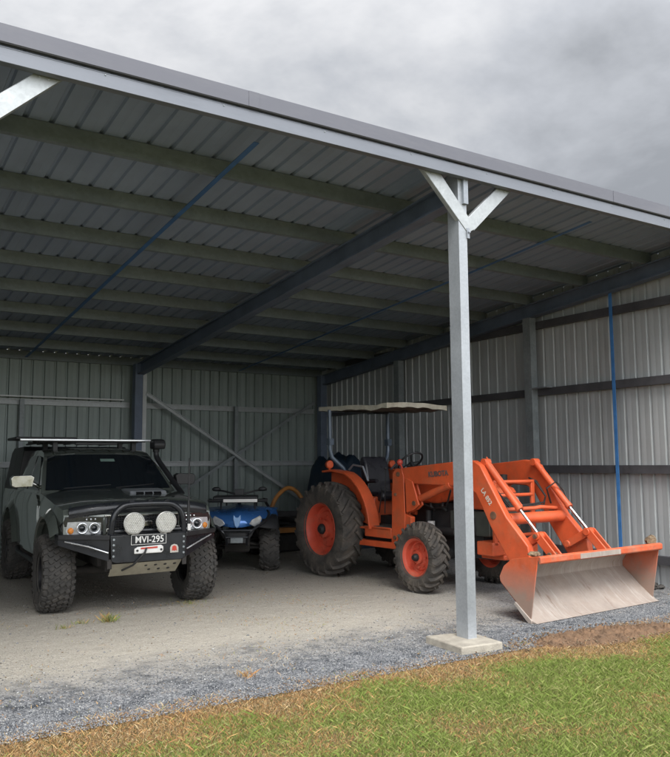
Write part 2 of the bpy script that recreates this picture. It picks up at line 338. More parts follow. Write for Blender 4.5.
def edge_y(x): return 5.12+.09*mn.noise(Vector((x*2,3.1,0)))+.05*mn.noise(Vector((x*6.8,9.1,0)))

# ---------------------------------------------------------------- grass
def mesh_np(name,V,Fq,mi,mats,flat=True):
    me=bpy.data.meshes.new(name); k=Fq.shape[1]; n=len(Fq)
    me.vertices.add(len(V)); me.vertices.foreach_set('co',V.astype(np.float32).ravel())
    me.loops.add(n*k); me.loops.foreach_set('vertex_index',Fq.astype(np.int32).ravel())
    me.polygons.add(n); me.polygons.foreach_set('loop_start',np.arange(n,dtype=np.int32)*k); me.polygons.foreach_set('loop_total',np.full(n,k,np.int32))
    for q in mats: me.materials.append(q)
    me.polygons.foreach_set('material_index',mi.astype(np.int32)); me.update(calc_edges=True); me.validate()
    o=bpy.data.objects.new(name,me); COL.objects.link(o); return o
gm=[]
for i,c in enumerate([(.175,.235,.05),(.215,.26,.065),(.145,.20,.042),(.29,.29,.11),(.46,.29,.12),(.38,.20,.085),(.48,.37,.21),(.24,.14,.075)]):
    m_=mat('grass blade %s'%'abcdefgh'[i],c,.75,0,.2,40,spec=.2)
    nt_=m_.node_tree; b_=nt_.nodes['Principled BSDF']; b_.inputs['Transmission Weight'].default_value=0; b_.inputs['Subsurface Weight'].default_value=0
    gm.append(m_)
def blades(name,xs,ys,hs,wid,mi,z0=-.012,lean=.6):
    n=len(xs); a=rng.uniform(0,2*PI,n); la=rng.uniform(0,2*PI,n); ln=np.abs(rng.normal(0,lean,n))*hs
    ux,uy=np.cos(a)*wid/2,np.sin(a)*wid/2; lx,ly=np.cos(la)*ln,np.sin(la)*ln
    V=np.zeros((n,4,3)); 
    V[:,0]=np.stack([xs-ux,ys-uy,np.full(n,z0)],1); V[:,1]=np.stack([xs+ux,ys+uy,np.full(n,z0)],1)
    V[:,2]=np.stack([xs+ux*.6+lx*.45,ys+uy*.6+ly*.45,z0+hs*.62],1); V[:,3]=np.stack([xs+lx,ys+ly,z0+hs],1)
    Fq=(np.arange(n)[:,None]*4+np.array([0,1,2,3])[None,:])
    return mesh_np(name,V.reshape(-1,3),Fq,mi,gm)
NB=600000
xs=rng.uniform(-1.5,11,NB*2); ys=rng.uniform(1.4,5.35,NB*2)
xx_=np.arange(-8,49); 
keep=(xs*.54+ys*.842>3.2)&(xs-ys*1.9<.5)&(xs>ys*.08-1.2); xs,ys=xs[keep],ys[keep]
if len(xs)>NB: xs,ys=xs[:NB],ys[:NB]
z1=np.array([mn.noise(Vector((x*1.3,y*1.6,0)))+.5*mn.noise(Vector((x*4.1,y*4.1,5))) for x,y in zip(xs,ys)])
ed=np.array([edge_y(x) for x in xs]); d=ed-ys
dry=np.clip(1.62-(d/.36),-.55,1.3)-z1*1.15+.14
dry+=np.where(xs>5.1,np.clip((xs-5.1)*.9,0,1.1)*np.clip(1.0-d/.95,0,1),0)
dry+=np.clip((3.4-xs)*.30,0,.55)
dry-=np.exp(-((xs-4.75)/.65)**2-((ys-4.55)/.35)**2)*.8
dry+=rng.normal(0,.42,len(xs))
keep=(d>-.16+rng.uniform(-.02,.16,len(xs)))&~((xs>4.52)&(xs<5.06)&(ys>5.08)&(ys<5.75))
keep&= ~((np.hypot((xs-6.05)/.62,(ys-5.0)/.17)<1)&(rng.random(len(xs))<.85))
u=rng.random(len(xs))
mi=np.where(dry>.55,np.choose(np.minimum((u*4).astype(int),3),[4,5,6,7]),np.where(dry>.1,np.choose(np.minimum((u*4).astype(int),3),[3,4,1,5]),np.choose(np.minimum((u*5).astype(int),4),[0,1,2,0,3])))
hs=rng.gamma(6,.0034,len(xs))*np.where(dry>.5,.72,1.)*(1+.35*z1)
s_=keep
g=blades('lawn_grass',xs[s_],ys[s_],hs[s_],.0022,mi[s_],lean=.9); tag(g,'green and straw coloured lawn grass in front of the shed','grass',kind='stuff')

# stones
def stones(name,xs,ys,sz,mi,mats,z=0.):
    n=len(xs); base=np.array([(1,0,0),(-1,0,0),(0,1,0),(0,-1,0),(0,0,1),(0,0,-1)],float)
    V=base[None]*sz[:,None,None]*rng.uniform(.6,1.25,(n,6,1))*np.array([1,1,.65])
    a=rng.uniform(0,2*PI,n); c,s=np.cos(a),np.sin(a); X=V[:,:,0]*c[:,None]-V[:,:,1]*s[:,None]; Y=V[:,:,0]*s[:,None]+V[:,:,1]*c[:,None]
    V[:,:,0]=X+xs[:,None]; V[:,:,1]=Y+ys[:,None]; V[:,:,2]+=z+sz[:,None]*.2
    Ft=np.array([(0,2,4),(2,1,4),(1,3,4),(3,0,4),(2,0,5),(1,2,5),(3,1,5),(0,3,5)])
    Fq=(np.arange(n)[:,None,None]*6+Ft[None]).reshape(-1,3); return mesh_np(name,V.reshape(-1,3),Fq,np.repeat(mi,8),mats)
sm=[mat('gravel stone %s'%'abcd'[i],c,.85,0,.2,40) for i,c in enumerate([(.135,.142,.152),(.215,.222,.232),(.065,.07,.08),(.37,.37,.36)])]
n=60000; xs=rng.uniform(-.5,10.5,n); ys=5.02+np.abs(rng.normal(0,.55,n)); k=(ys<7)&~((xs>4.55)&(xs<5.04)&(ys>5.12)&(ys<5.7)); xs,ys=xs[k],ys[k]
o=stones('gravel_stones',xs,ys,rng.uniform(.0035,.0085,len(xs)),rng.choice(4,len(xs),p=[.4,.34,.18,.08]),sm); tag(o,'loose blue grey gravel stones along the lawn edge','gravel',kind='stuff')

# ---------------------------------------------------------------- shed
Xl2,Xl,Xc,Xr=-3.5,.62,4.88,8.997; Yp,Yb=5.445,14.585; SL=.0861
def pan(y): return 4.39-SL*(y-Yp)
shed=thing('farm_shed','open fronted corrugated steel farm shed with skillion roof and galvanised front post','shed',((Xl2+Xr)/2,Yp,0))
OX,OY=(Xl2+Xr)/2,Yp
shed.location=(0,0,0)
PF=[(0,0),(.076,0),(.082,.001),(.088,0),(.152,0),(.165,.029),(.187,.029),(.2,0)]
def profile(a,b):
    out=[];x=a
    while x<b-1e-6:
        for p,q in PF[:-1]:
            if x+p<=b: out.append((x+p,q))
        x+=.2
    out.append((b,0)); return out
def corr(name,a,b,fn,m,swap=None):
    pr=profile(a,b); v=[];f=[]
    for (p,q) in pr: v.append(fn(p,q,0)); v.append(fn(p,q,1))
    for i in range(len(pr)-1): f.append((2*i,2*i+2,2*i+3,2*i+1))
    B=MB(); B.add(v,f); o=B.build(name,m,shed,smooth=12)
    s=o.modifiers.new('Solidify','SOLIDIFY'); s.thickness=.0012; s.offset=0; return o
corr('roof_sheet',Xl2-.1,Xr+.1,lambda p,q,t:(p,5.275 if t==0 else 14.68,pan(5.275 if t==0 else 14.68)+q*.8+.002),'roof')
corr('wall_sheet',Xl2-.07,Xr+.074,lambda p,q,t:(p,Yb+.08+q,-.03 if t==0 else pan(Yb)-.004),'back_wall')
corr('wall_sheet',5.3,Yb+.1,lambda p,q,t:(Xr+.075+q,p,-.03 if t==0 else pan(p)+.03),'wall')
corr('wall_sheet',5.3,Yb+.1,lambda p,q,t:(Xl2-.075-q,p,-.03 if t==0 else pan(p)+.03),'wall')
# purlins
yy=5.52; ys_=[5.52]+[6.32+1.045*i for i in range(8)]+[14.585]
for y in ys_[1:]:
    B=MB(); zt=pan(y)-.001
    B.csec((Xl2,y+.03,zt-.075),(Xr,y+.03,zt-.075),.06,.148,flip=-1); B.build('purlin','purlin',shed)
for x in (-1.9,.35,2.6,6.9):
    B=MB(); B.box(x,x+.09,5.258,5.2615,4.337,4.461); B.build('flashing_lap','flash',shed,bevel=.001)
FZ0,FZ1=4.212,4.318
# front fascia: C section below, painted flashing above
B=MB(); B.box(Xl2-.1,Xr+.12,5.285,5.295,FZ0+.005,FZ1-.007); B.box(Xl2-.1,Xr+.12,5.285,5.35,FZ0,FZ0+.005); B.box(Xl2-.1,Xr+.12,5.285,5.36,FZ1-.007,FZ1)
B.build('fascia_beam','fascia',shed,bevel=.002)
B=MB(); B.prism([(5.262,4.462),(5.262,4.338),(5.266,4.338),(5.27,4.332),(5.30,4.332),(5.30,4.338),(5.272,4.342),(5.268,4.342),(5.268,4.446),(5.50,4.432),(5.50,4.438)],'X',Xl2-.14,Xr+.16)
B.build('roof_flashing','flash',shed,bevel=.002)
B=MB()
for i in range(14):
    x=Xl2+.5+i*.9; B.lathe([(0,0),(.006,0),(.005,.004),(0,.005)],(x,5.285,4.30),(0,-1,0),8)
split(B,'screw','galv_old',shed)
# rafters, dark, just under the purlins
for X in (Xl2,Xl,Xc,Xr-.06):
    B=MB(); zt=-.152
    for s,fl in ((-1,1),(1,-1)):
        B.csec((X+s*.034,5.40,pan(5.40)+zt-.105),(X+s*.034,14.50,pan(14.50)+zt-.105),.066,.205,flip=-s if False else (1 if s>0 else -1))
    B.build('rafter','dark_steel',shed)
# blue bracing straps under purlins
for X in (Xl2+2.06,2.84,6.94):
    B=MB(); B.beam((X,5.6,pan(5.6)-.158),(X,14.4,pan(14.4)-.158),.05,.004); B.build('roof_strap','navy',shed)
# front posts with footing and knee braces
for X in (Xl2,Xl,Xc,Xr):
    B=MB(); B.csec((X-.03,Yp-.01,.06),(X-.03,Yp-.01,4.3),.10,.15,up=(0,1,0),flip=-1,lip=.03)
    post=B.build('front_post','post',shed)
    B=MB(); B.box(X+.012,X+.042,Yp-.10,Yp-.088,3.66,3.76); B.lathe([(0,0),(.012,0),(.012,.01),(0,.01)],(X+.03,Yp-.105,3.72),(0,-1,0),6)
    B.box(X-.035,X+.02,5.33,5.40,3.98,4.235); split(B,'post_bracket','galv',shed,bevel=.002)
    for s in (-1,1):
        if (X==Xl2 and s<0) or (X==Xr and s>0): continue
        B=MB(); cx=X+.06
        # arm outline in XZ, horizontal cuts
        lo=(cx+s*-.03,3.755); 
        P=[(cx+s*.37,4.243),(cx+s*.565,4.243),(cx+s*.04,3.755) if s<0 else (cx+.02,3.795),(cx-s*.05,3.755) if s<0 else (cx-.10,3.80)]
        if s<0: P=[(cx-.565,4.243),(cx-.37,4.243),(cx+.07,3.775),(cx-.03,3.715)]
        else: P=[(cx+.565,4.243),(cx+.39,4.243),(cx-.02,3.86),(cx+.05,3.75)]
        y0=5.355 if s<0 else 5.362
        B.prism(P,'Y',y0,y0+.004)
        def rim(a,b):
            B.beam((a[0],y0+.022,a[1]),(b[0],y0+.022,b[1]),.036,.003,up=(0,0,1)) if False else None
        for a,b in ((P[0],P[3]),(P[1],P[2])):
            v=[(a[0],y0+.001,a[1]),(b[0],y0+.001,b[1]),(b[0],y0+.05,b[1]),(a[0],y0+.05,a[1])]
            nrm=Vector((b[1]-a[1],0,a[0]-b[0])).normalized()*.003
            B.add(v+[tuple(Vector(q)+nrm) for q in v],[(0,1,2,3),(7,6,5,4),(0,4,5,1),(1,5,6,2),(2,6,7,3),(3,7,4,0)])
        for (bx,bz) in ((cx+s*.46,4.2),(cx+s*.40,4.21)): B.lathe([(0,0),(.008,0),(.008,.006),(0,.007)],(bx,y0,bz),(0,-1,0),6)
        B.build('knee_brace','knee',shed,bevel=.0015)
    B=MB(); B.prism([(X-.33,5.16),(X+.10,5.12),(X+.145,5.60),(X-.30,5.68)],'Z',-.05,.062); B.build('footing','concrete',shed,bevel=.012)
# back columns
for X in (Xl2+.05,Xl,Xc-.03,Xr-.09):
    B=MB(); B.box(X-.075,X+.075,14.34,14.50,0,pan(14.4)-.152); B.build('back_column','dark_steel',shed,bevel=.004)
# back girts and mid struts
for (xa,xb) in ((Xl2+.1,Xl-.08),(Xl+.08,Xc-.11),(Xc+.05,Xr-.17)):
    for z,h in ((2.70,.10),(1.60,.10)):
        B=MB(); B.csec((xa,14.62,z),(xb,14.62,z),.05,h,up=(0,0,1)); 
        B.build('back_girt','knee',shed)
B=MB(); B.box(.9,4.62,14.50,14.51,2.775,2.80); B.build('girt_lit_edge','brace',shed)  # pale strip added for the light along the girt's upper flange
for X in (Xl-2.,2.83,6.94):
    B=MB(); B.csec((X,14.55,0),(X,14.55,2.74 if X<6 else 2.75),.075,.06,up=(0,1,0)); B.build('wall_strut','galv_old',shed)
B=MB(); B.csec((4.985,14.46,0),(4.985,14.46,3.44),.09,.05,up=(0,1,0)); B.build('brace_post','brace',shed)
B=MB(); B.beam((5.02,14.40,2.92),(8.75,14.40,.62),.012,.068,up=(0,0,1)); B.beam((5.02,14.386,2.945),(8.75,14.386,.645),.03,.01); B.build('cross_brace','knee',shed)
B=MB(); B.beam((5.02,14.43,.62),(8.75,14.43,2.90),.012,.055,up=(0,0,1)); B.build('cross_brace','galv_old',shed)
# right wall posts, girts, rafter haunch, blue strap
for Y in (8.43,11.72):
    B=MB(); B.csec((Xr-.07,Y,0),(Xr-.07,Y,pan(Y)-.36),.12,.15,up=(0,1,0),flip=-1,lip=.02); B.box(Xr-.135,Xr-.13,Y-.075,Y+.075,0,pan(Y)-.36)
    B.build('wall_post','galv_old',shed,bevel=.002)
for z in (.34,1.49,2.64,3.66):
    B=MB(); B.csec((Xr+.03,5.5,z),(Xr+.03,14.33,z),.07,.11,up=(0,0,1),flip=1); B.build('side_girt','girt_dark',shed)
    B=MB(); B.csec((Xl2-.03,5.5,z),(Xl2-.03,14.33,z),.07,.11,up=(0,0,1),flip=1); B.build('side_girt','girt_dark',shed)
B=MB(); B.box(Xr-.14,Xr-.02,8.06,8.40,2.685,2.70); B.build('girt_cleat','galv',shed)
B=MB(); B.box(Xr-.03,Xr-.022,6.945,6.995,.05,3.95); B.build('wall_strap','blue',shed)

# ---------------------------------------------------------------- wheel builders
def arcbar(B,th0,x0,th1,x1,wd,R0,crown,h,n=3,taper=.75):
    """raised bar on a tyre between two (angle, lateral) points; crown(x)->radius"""
    vs=[];fs=[]
    for i in range(n+1):
        t=i/n; th=th0+(th1-th0)*t; x=x0+(x1-x0)*t; r=crown(x)
        dth=th1-th0; dxx=x1-x0; ln=math.hypot(dth*R0,dxx) or 1
        px,pt=-(dth*R0)/ln,dxx/ln      # perpendicular (lateral, tangential)
        for (s,hh,k) in ((-1,-.012,1),(-1,h,taper),(1,h,taper),(1,-.012,1)):
            xx=x+px*s*wd/2*k; tt=th+pt*s*wd/2*k/R0; rr=crown(min(max(xx,-9),9))+hh if False else r+hh
            vs.append((xx,-rr*math.sin(tt)*-1,rr*math.cos(tt)))
    for i in range(n):
        for k in range(4): fs.append((i*4+k,i*4+(k+1)%4,(i+1)*4+(k+1)%4,(i+1)*4+k))
    fs.append((3,2,1,0)); fs.append((n*4,n*4+1,n*4+2,n*4+3))
    B.add(vs,fs)
def crownf(Rr,w,drop,p=3.2): return lambda x: Rr-drop*min(1.3,abs(x)/(w/2))**p
def tyre_mesh(Rr,w,rr,kind):
    B=MB(); drop={'tractor':.05,'mud':.03,'atv':.045}[kind]; lug={'tractor':.038,'mud':.019,'atv':.022}[kind]
    Rc=Rr-lug; cf=crownf(Rc,w,drop)
    prof=[(rr-.005,-w*.40),(rr+.02,-w*.46),(rr+(Rc-rr)*.35,-w*.52),(rr+(Rc-rr)*.65,-w*.515)]
    prof+=[(cf(x)-.0 if abs(x)<w/2 else cf(x),x) for x in [ -w*.49,-w*.42,-w*.3,-w*.15,0,w*.15,w*.3,w*.42,w*.49]]
    prof+=[(rr+(Rc-rr)*.65,w*.515),(rr+(Rc-rr)*.35,w*.52),(rr+.02,w*.46),(rr-.005,w*.40)]
    B.lathe(prof,(0,0,0),(1,0,0),72,closed=True)
    if kind=='tractor':
        nl=22
        for i in range(nl):
            for s in (-1,1):
                t=2*PI*(i+(.5 if s>0 else 0))/nl
                arcbar(B,t,s*w*.0-s*.01,t-.30,s*w*.47,.045,Rr,cf,lug,4)
                # shoulder wrap
                B2=[(s*w*.47,0),(s*w*.535,-.05)]
                th=t-.31; r1=cf(w*.47)+lug*.8; r2=cf(w*.47)-.075
                vs=[]
                for dth in (-.036,.036):
                    for (x,r) in ((s*w*.44,r1),(s*w*.535,r1-.02),(s*w*.53,r2),(s*w*.47,r2)):
                        vs.append((x,r*math.sin(th+dth),r*math.cos(th+dth)))
                B.add(vs,[(0,1,2,3),(7,6,5,4),(0,4,5,1),(1,5,6,2),(2,6,7,3),(3,7,4,0)])
    elif kind=='mud':
        nl=34
        for i in range(nl):
            t=2*PI*i/nl; st=2*PI/nl
            arcbar(B,t-.03,-w*.16,t+.04,-w*.02,.038,Rr,cf,lug,2,.85); arcbar(B,t+st*.5+.03,w*.16,t+st*.5-.04,w*.02,.038,Rr,cf,lug,2,.85)
            for s in (-1,1):
                o_=st*.25*s
                arcbar(B,t+o_,s*w*.22,t+o_+.05*s,s*w*.34,.046,Rr,cf,lug,2,.85)
                L_=.50 if i%2 else .53
                arcbar(B,t+o_+st*.4,s*w*.38,t+o_+st*.4,s*w*L_,.048,Rr,cf,lug,2,.85)
                th=t+o_+st*.4; vs=[]
                for dth in (-.05,.05):
                    for (x,r) in ((s*w*.47,cf(w*.5)),(s*w*.535,cf(w*.5)),(s*w*.535,cf(w*.5)-(.05 if i%2 else .035)),(s*w*.50,cf(w*.5)-.05)):
                        vs.append((x,r*math.sin(th+dth),r*math.cos(th+dth)))
                B.add(vs,[(0,1,2,3),(7,6,5,4),(0,4,5,1),(1,5,6,2),(2,6,7,3),(3,7,4,0)])
    else:
        nl=18
        for i in range(nl):
            t=2*PI*i/nl; st=2*PI/nl
            arcbar(B,t,-.01,t-.16,-w*.28,.032,Rr,cf,lug,2); arcbar(B,t+st*.5,.01,t+st*.5-.16,w*.28,.032,Rr,cf,lug,2)
            arcbar(B,t-.05,-w*.33,t-.14,-w*.54,.04,Rr,cf,lug,2); arcbar(B,t+st*.5-.05,w*.33,t+st*.5-.14,w*.54,.04,Rr,cf,lug,2)
    return B
def tractor_wheel(par,loc,Rr,w,rr,side,first=None):
    if first: return dup(first,par,loc,(0,0,PI if side>0 else 0))
    B=MB(); s=-1
    prof=[(rr+.015,s*w*.47),(rr+.02,s*w*.43),(rr-.01,s*w*.40),(rr-.035,s*w*.30),(rr-.045,s*w*.05),(rr*.72,s*w*.02),(rr*.66,s*w*.08),(rr*.40,s*w*.10),(rr*.36,s*w*.12),(rr*.34,s*w*.26),(rr*.18,s*w*.30),(0,s*w*.30)]
    B.lathe(prof,(0,0,0),(1,0,0),48)
    B.lathe([(rr-.045,s*w*.05),(rr-.03,w*.3),(rr+.02,w*.45)],(0,0,0),(1,0,0),48)
    for i in range(8):
        t=2*PI*i/8; B.lathe([(0,0),(.016,0),(.016,.02),(0,.02)],(s*w*.10,rr*.52*math.cos(t),rr*.52*math.sin(t)),(s,0,0),6)
    wo=B.build('wheel','orange_rim',par,loc=loc)
    tyre_mesh(Rr,w,rr,'tractor').build('tyre','rubber_dusty',wo,smooth=30)
    B=MB(); B.lathe([(rr*.2,0),(rr*.2,-.03),(rr*.12,-.06),(0,-.065)],(s*w*.30,0,0),(-s*-1,0,0) if False else (1,0,0),20); B.build('hub_cap','engine',wo)
    return wo

# ---------------------------------------------------------------- tractor
tr=thing('tractor','orange farm tractor with cream sunshade canopy and raised front loader','tractor',(6.95,7.9,0),R(3.6))
w1=tractor_wheel(tr,(-.68,1.93,.66),.67,.37,.365,-1)
tractor_wheel(tr,(.70,1.93,.66),.67,.37,.365,1,w1)
w2=tractor_wheel(tr,(-.66,0,.43),.435,.25,.235,-1)
tractor_wheel(tr,(.66,0,.43),.435,.25,.235,1,w2)
B=MB(); B.box(-.19,.19,.55,2.15,.50,.86); B.box(-.25,.25,1.55,2.2,.48,.98); B.tube([(-.62,1.93,.66),(.62,1.93,.66)],[.11,.11]); B.box(-.16,.16,-.7,.6,.42,.66)
B.tube([(-.56,0,.43),(-.3,0,.44),(.3,0,.44),(.56,0,.43)],[.06,.07,.07,.06]); B.box(-.28,-.19,.7,1.2,.42,.6)
B.build('chassis','engine',tr,bevel=.01)
B=MB(); B.box(-.20,.20,-.62,.62,.64,1.08); 
for i in range(4): B.tube([(-.21,-.45+i*.22,.98),(-.26,-.42+i*.22,1.03),(-.22,-.40+i*.22,1.09)],.025,8)
B.tube([(-.23,-.2,.72),(-.23,.15,.72)],.055); B.tube([(-.24,.3,.80),(-.24,.3,.98)],.045); B.box(-.26,-.2,-.55,-.3,.7,.92)
B.build('engine','engine',tr,bevel=.008)
B=MB(); B.tube([(-.27,.22,.74),(-.27,.22,.84)],.048,14); B.build('oil_filter','white',tr,bevel=.006)
# hood
B=MB(); hp=[(-.78,1.02),(-.80,1.18),(-.74,1.28),(-.5,1.33),(.1,1.38),(.62,1.41),(.62,1.06),(.1,1.07),(-.2,1.13),(-.5,1.02)]
B.prism(hp,'X',-.27,.27); B.build('hood','orange',tr,bevel=.04,seg=4)
B=MB(); B.box(-.24,.24,-.83,-.79,.72,1.22)
for i in range(9): B.box(-.23,.23,-.838,-.828,.76+i*.05,.775+i*.05)
B.build('grille','grille',tr,bevel=.01)
B=MB(); B.box(-.25,.25,-.78,-.1,.70,1.0); B.build('battery_box','grille',tr,bevel=.02)
B=MB()
for x in (-.34,.34): B.box(x-.03,x+.03,-.96,-.93,.62,1.38)
for z in (.72,1.2,1.36): B.tube([(-.34,-.945,z),(.34,-.945,z)],.022,10)
B.build('brush_guard','orange',tr,bevel=.004)
B=MB(); B.box(-.40,.40,-.96,-.70,.50,.66); B.box(-.22,.22,-.97,-.6,.44,.5); B.build('front_bumper','orange',tr,bevel=.012)
B=MB(); B.tube([(.16,-.35,1.3),(.16,-.35,1.42)],.03,12); B.tube([(.16,-.35,1.0),(.30,-.5,1.05),(.30,-.52,1.44)],.055,14); B.build('muffler','hose',tr)
for s in (-1,1):
    B=MB(); B.lathe([(0,-.01),(.05,-.01),(.06,.0),(.06,.04),(0,.05)],(s*.15,-.845,1.12),(0,1,0),20); B.build('headlight','lens',tr)
# loader mast
for s in (-1,1):
    B=MB(); x=s*.53
    B.prism([(.66,.52),(.62,1.46),(.55,1.52),(.44,1.52),(.40,1.42),(.38,.9),(.42,.52)],'X',x-.05,x-.038)
    B.prism([(.66,.52),(.62,1.46),(.55,1.52),(.44,1.52),(.40,1.42),(.38,.9),(.42,.52)],'X',x+.038,x+.05)
    B.box(x-.038,x+.038,.60,.655,.55,1.25)
    B.prism([(.38,1.40),(.24,1.36),(.12,1.06),(.20,1.0),(.36,.95)],'X',x-.045,x-.02)
    B.prism([(.38,1.40),(.24,1.36),(.12,1.06),(.20,1.0),(.36,.95)],'X',x+.02,x+.045)
    B.prism([(.44,.95),(.28,.9),(.30,.62),(.44,.5)],'X',x-.036,x+.036)
    B.build('loader_mast','orange',tr,bevel=.006)
    B=MB()
    for (y,z,r) in ((.50,1.445,.032),(.20,1.08,.03),(.58,.62,.028),(.56,1.18,.02)): B.lathe([(0,0),(r,0),(r,.015),(0,.018)],(x+s*.05,y,z),(s,0,0),10)
    split(B,'pin','rust',tr)
    B=MB(); B.box(x-.06,x+.06,.1,1.55,.47,.55); B.box(min(x,s*.18),max(x,s*.18),.42,.6,.46,.56); B.build('subframe','orange',tr,bevel=.008)
    # boom
    P=[(.56,1.50),(.42,1.53),(-.50,1.605),(-.70,1.625),(-.84,1.615),(-.94,1.56),(-1.01,1.45),(-1.32,.98),(-1.62,.68),(-1.64,.56),(-1.52,.40),(-1.42,.42),(-1.34,.50),(-1.09,.84),(-.93,1.12),(-.86,1.23),(-.74,1.30),(-.46,1.315),(.40,1.325),(.54,1.38)]
    B=MB(); x=s*.52; B.prism(P,'X',x-.045,x+.045)
    bo=B.build('loader_boom','orange',tr,bevel=.014,seg=3)
    B=MB(); B.lathe([(.0,-.052),(.045,-.052),(.045,.052),(0,.052)],(x,-1.13,.99),(1,0,0),20); B.build('boss','rust',bo)
    B=MB(); B.prism([(-.86,1.10),(-.90,1.02),(-1.34,.44),(-1.30,.42)],'X',x-.056,x+.056) if False else None
    # lift cylinder (orange barrel, rod at the mast end)
    B=MB(); B.tube([(s*.52+0,-.50,1.36),(s*.52,.14,1.14)],.045,14); B.tube([(x,-.42,1.33),(x,-.36,1.31)],.052,14); lc=B.build('lift_cylinder','orange',tr,bevel=.004)
    B=MB(); B.tube([(x,.14,1.14),(x,.30,1.085)],.02,10); B.build('rod','rod',lc)
    # bucket cylinder, inboard of the boom
    xi=s*.44; B=MB(); B.tube([(xi,-.92,1.60),(xi,-1.42,1.06)],.038,14); B.tube([(xi,-1.39,1.09),(xi,-1.42,1.06)],.044,14); B.tube([(xi-.05,-.92,1.595),(xi+.05,-.92,1.595)],.045,14)
    bc=B.build('bucket_cylinder','orange',tr,bevel=.003)
    B=MB(); B.tube([(xi,-1.42,1.06),(xi,-1.68,.79)],.018,10); B.build('rod','rod',bc)
    if s<0: B=MB(); B.tube([(xi+.075,-.86,1.655),(xi+.07,-1.05,1.45),(xi+.07,-1.39,1.10)],.009,8); B.build('indicator_rod','orange',bc)
    # links
    B=MB(); B.beam((xi-.03,-1.38,.62),(xi-.03,-1.70,.80),.02,.09,up=(0,-1,1)); B.beam((xi+.03,-1.38,.62),(xi+.03,-1.70,.80),.02,.09,up=(0,-1,1))
    B.tube([(xi-.06,-1.40,.63),(xi+.06,-1.40,.63)],.04,12); B.tube([(xi-.07,-1.68,.79),(xi+.07,-1.68,.79)],.045,12)
    B.beam((xi-.045,-1.68,.80),(xi-.045,-1.90,.58),.02,.10,up=(0,-1,1)); B.beam((xi+.045,-1.68,.80),(xi+.045,-1.90,.58),.02,.10,up=(0,-1,1))
    B.build('bucket_link','orange',tr,bevel=.006)
    B=MB()
    for (y,z) in ((-1.40,.63),(-1.68,.79),(-1.87,.61)): B.lathe([(0,0),(.025,0),(.025,.02),(0,.022)],(xi+s*.07,y,z),(s,0,0),8)
    B.sphere((xi,-1.86,.60),.05,10,(1.2,1,.8),.3); split(B,'pin','rust',tr)
B=MB(); B.tube([(-.48,-1.27,.95),(.48,-1.27,.95)],.066,24); B.build('cross_tube','orange',tr)
B=MB(); B.tube([(-.47,-1.17,1.05),(.1,-1.17,1.05),(.2,-1.18,1.06),(.47,-1.2,1.04)],.024,12); B.build('hose_guard','orange',tr)
B=MB()
for dx in (0,.03):
    B.tube([(-.44+dx,-.82,1.50),(-.36+dx,-1.02,1.22),(-.30+dx,-1.13,1.08),(.30,-1.15,1.08+dx),(.40,-1.1,1.18),(.42-dx,-.95,1.36),(.40,-.85,1.40)],.011,8)
B.tube([(.42,-1.16,1.10),(.30,-1.2,1.28),(.38,-1.28,1.36),(.47,-1.32,1.25),(.46,-1.42,1.05)],.012,8)
B.tube([(-.42,-1.2,1.0),(-.33,-1.24,.86),(-.36,-1.36,.70),(-.42,-1.5,.64)],.011,8)
B.tube([(.45,.5,1.3),(.3,.6,1.1),(.2,.6,.9)],.012,8); B.tube([(-.46,.5,1.3),(-.34,.5,1.12),(-.25,.2,1.0),(-.3,-.1,1.04),(-.42,-.3,1.25)],.012,8)
split(B,'hydraulic_hose','hose',tr)
# decals
mt=Matrix.Translation((-.5675,-.235,1.455))@Matrix.Rotation(R(-4.2),4,'X')@Matrix(((0,0,-1,0),(-1,0,0,0),(0,1,0,0),(0,0,0,1)))
text('maker_name','KUBOTA',.088,'textdark',tr,mt,.001,.004)
a=math.atan2(1.47-.68,-1.06+1.68)
mt=Matrix.Translation((-.5675,-1.03,1.20))@Matrix.Rotation(R(52),4,'X')@Matrix(((0,0,-1,0),(-1,0,0,0),(0,1,0,0),(0,0,0,1)))
text('model_number','LA 852',.075,'textpale',tr,mt,.001,.002)
# bucket (opening forward, lip on the ground)
bs=[(-2.09,.012),(-1.70,.36),(-1.70,.42),(-1.76,.52),(-1.86,.60),(-2.19,.655)]
bin_=[(-2.09,.022),(-1.716,.365),(-1.716,.418),(-1.772,.508),(-1.865,.585),(-2.19,.637)]
B=MB(); n_=len(bs); bx0,bx1=-1.10,1.02
vs=[(x,y,z) for x in (bx0,bx1) for (y,z) in bs]; B.cur=0; B.add(vs,[(i,i+1,i+1+n_,i+n_) for i in range(n_-1)])
vs=[(x,y,z) for x in (bx0+.012,bx1-.012) for (y,z) in bin_]; B.cur=1; B.add(vs,[(i,i+n_,i+1+n_,i+1) for i in range(n_-1)])
B.cur=1; B.add([(bx0,-2.09,.012),(bx1,-2.09,.012),(bx1-.012,-2.09,.022),(bx0+.012,-2.09,.022)],[(0,1,2,3)])
B.cur=0; B.add([(bx0,-2.19,.655),(bx1,-2.19,.655),(bx1-.012,-2.19,.637),(bx0+.012,-2.19,.637)],[(0,1,2,3)])
B.build('bucket_shell','orange_worn',tr,mats=['orange_worn','scoured'],smooth=40)
sidep=[(-2.085,.03),(-1.70,.37),(-1.69,.42),(-1.75,.53),(-1.86,.61),(-2.20,.665)]
for x in (bx0-.006,bx1-.006):
    B=MB(); B.prism(sidep,'X',x,x+.014); B.build('side_plate','plate_worn',tr,bevel=.003)
    B=MB(); B.prism([(-2.10,.0),(-2.06,.0),(-1.88,.165),(-1.90,.19),(-2.105,.03)],'X',x-.012,x+.026); B.build('wear_edge','scoured',tr,bevel=.004)
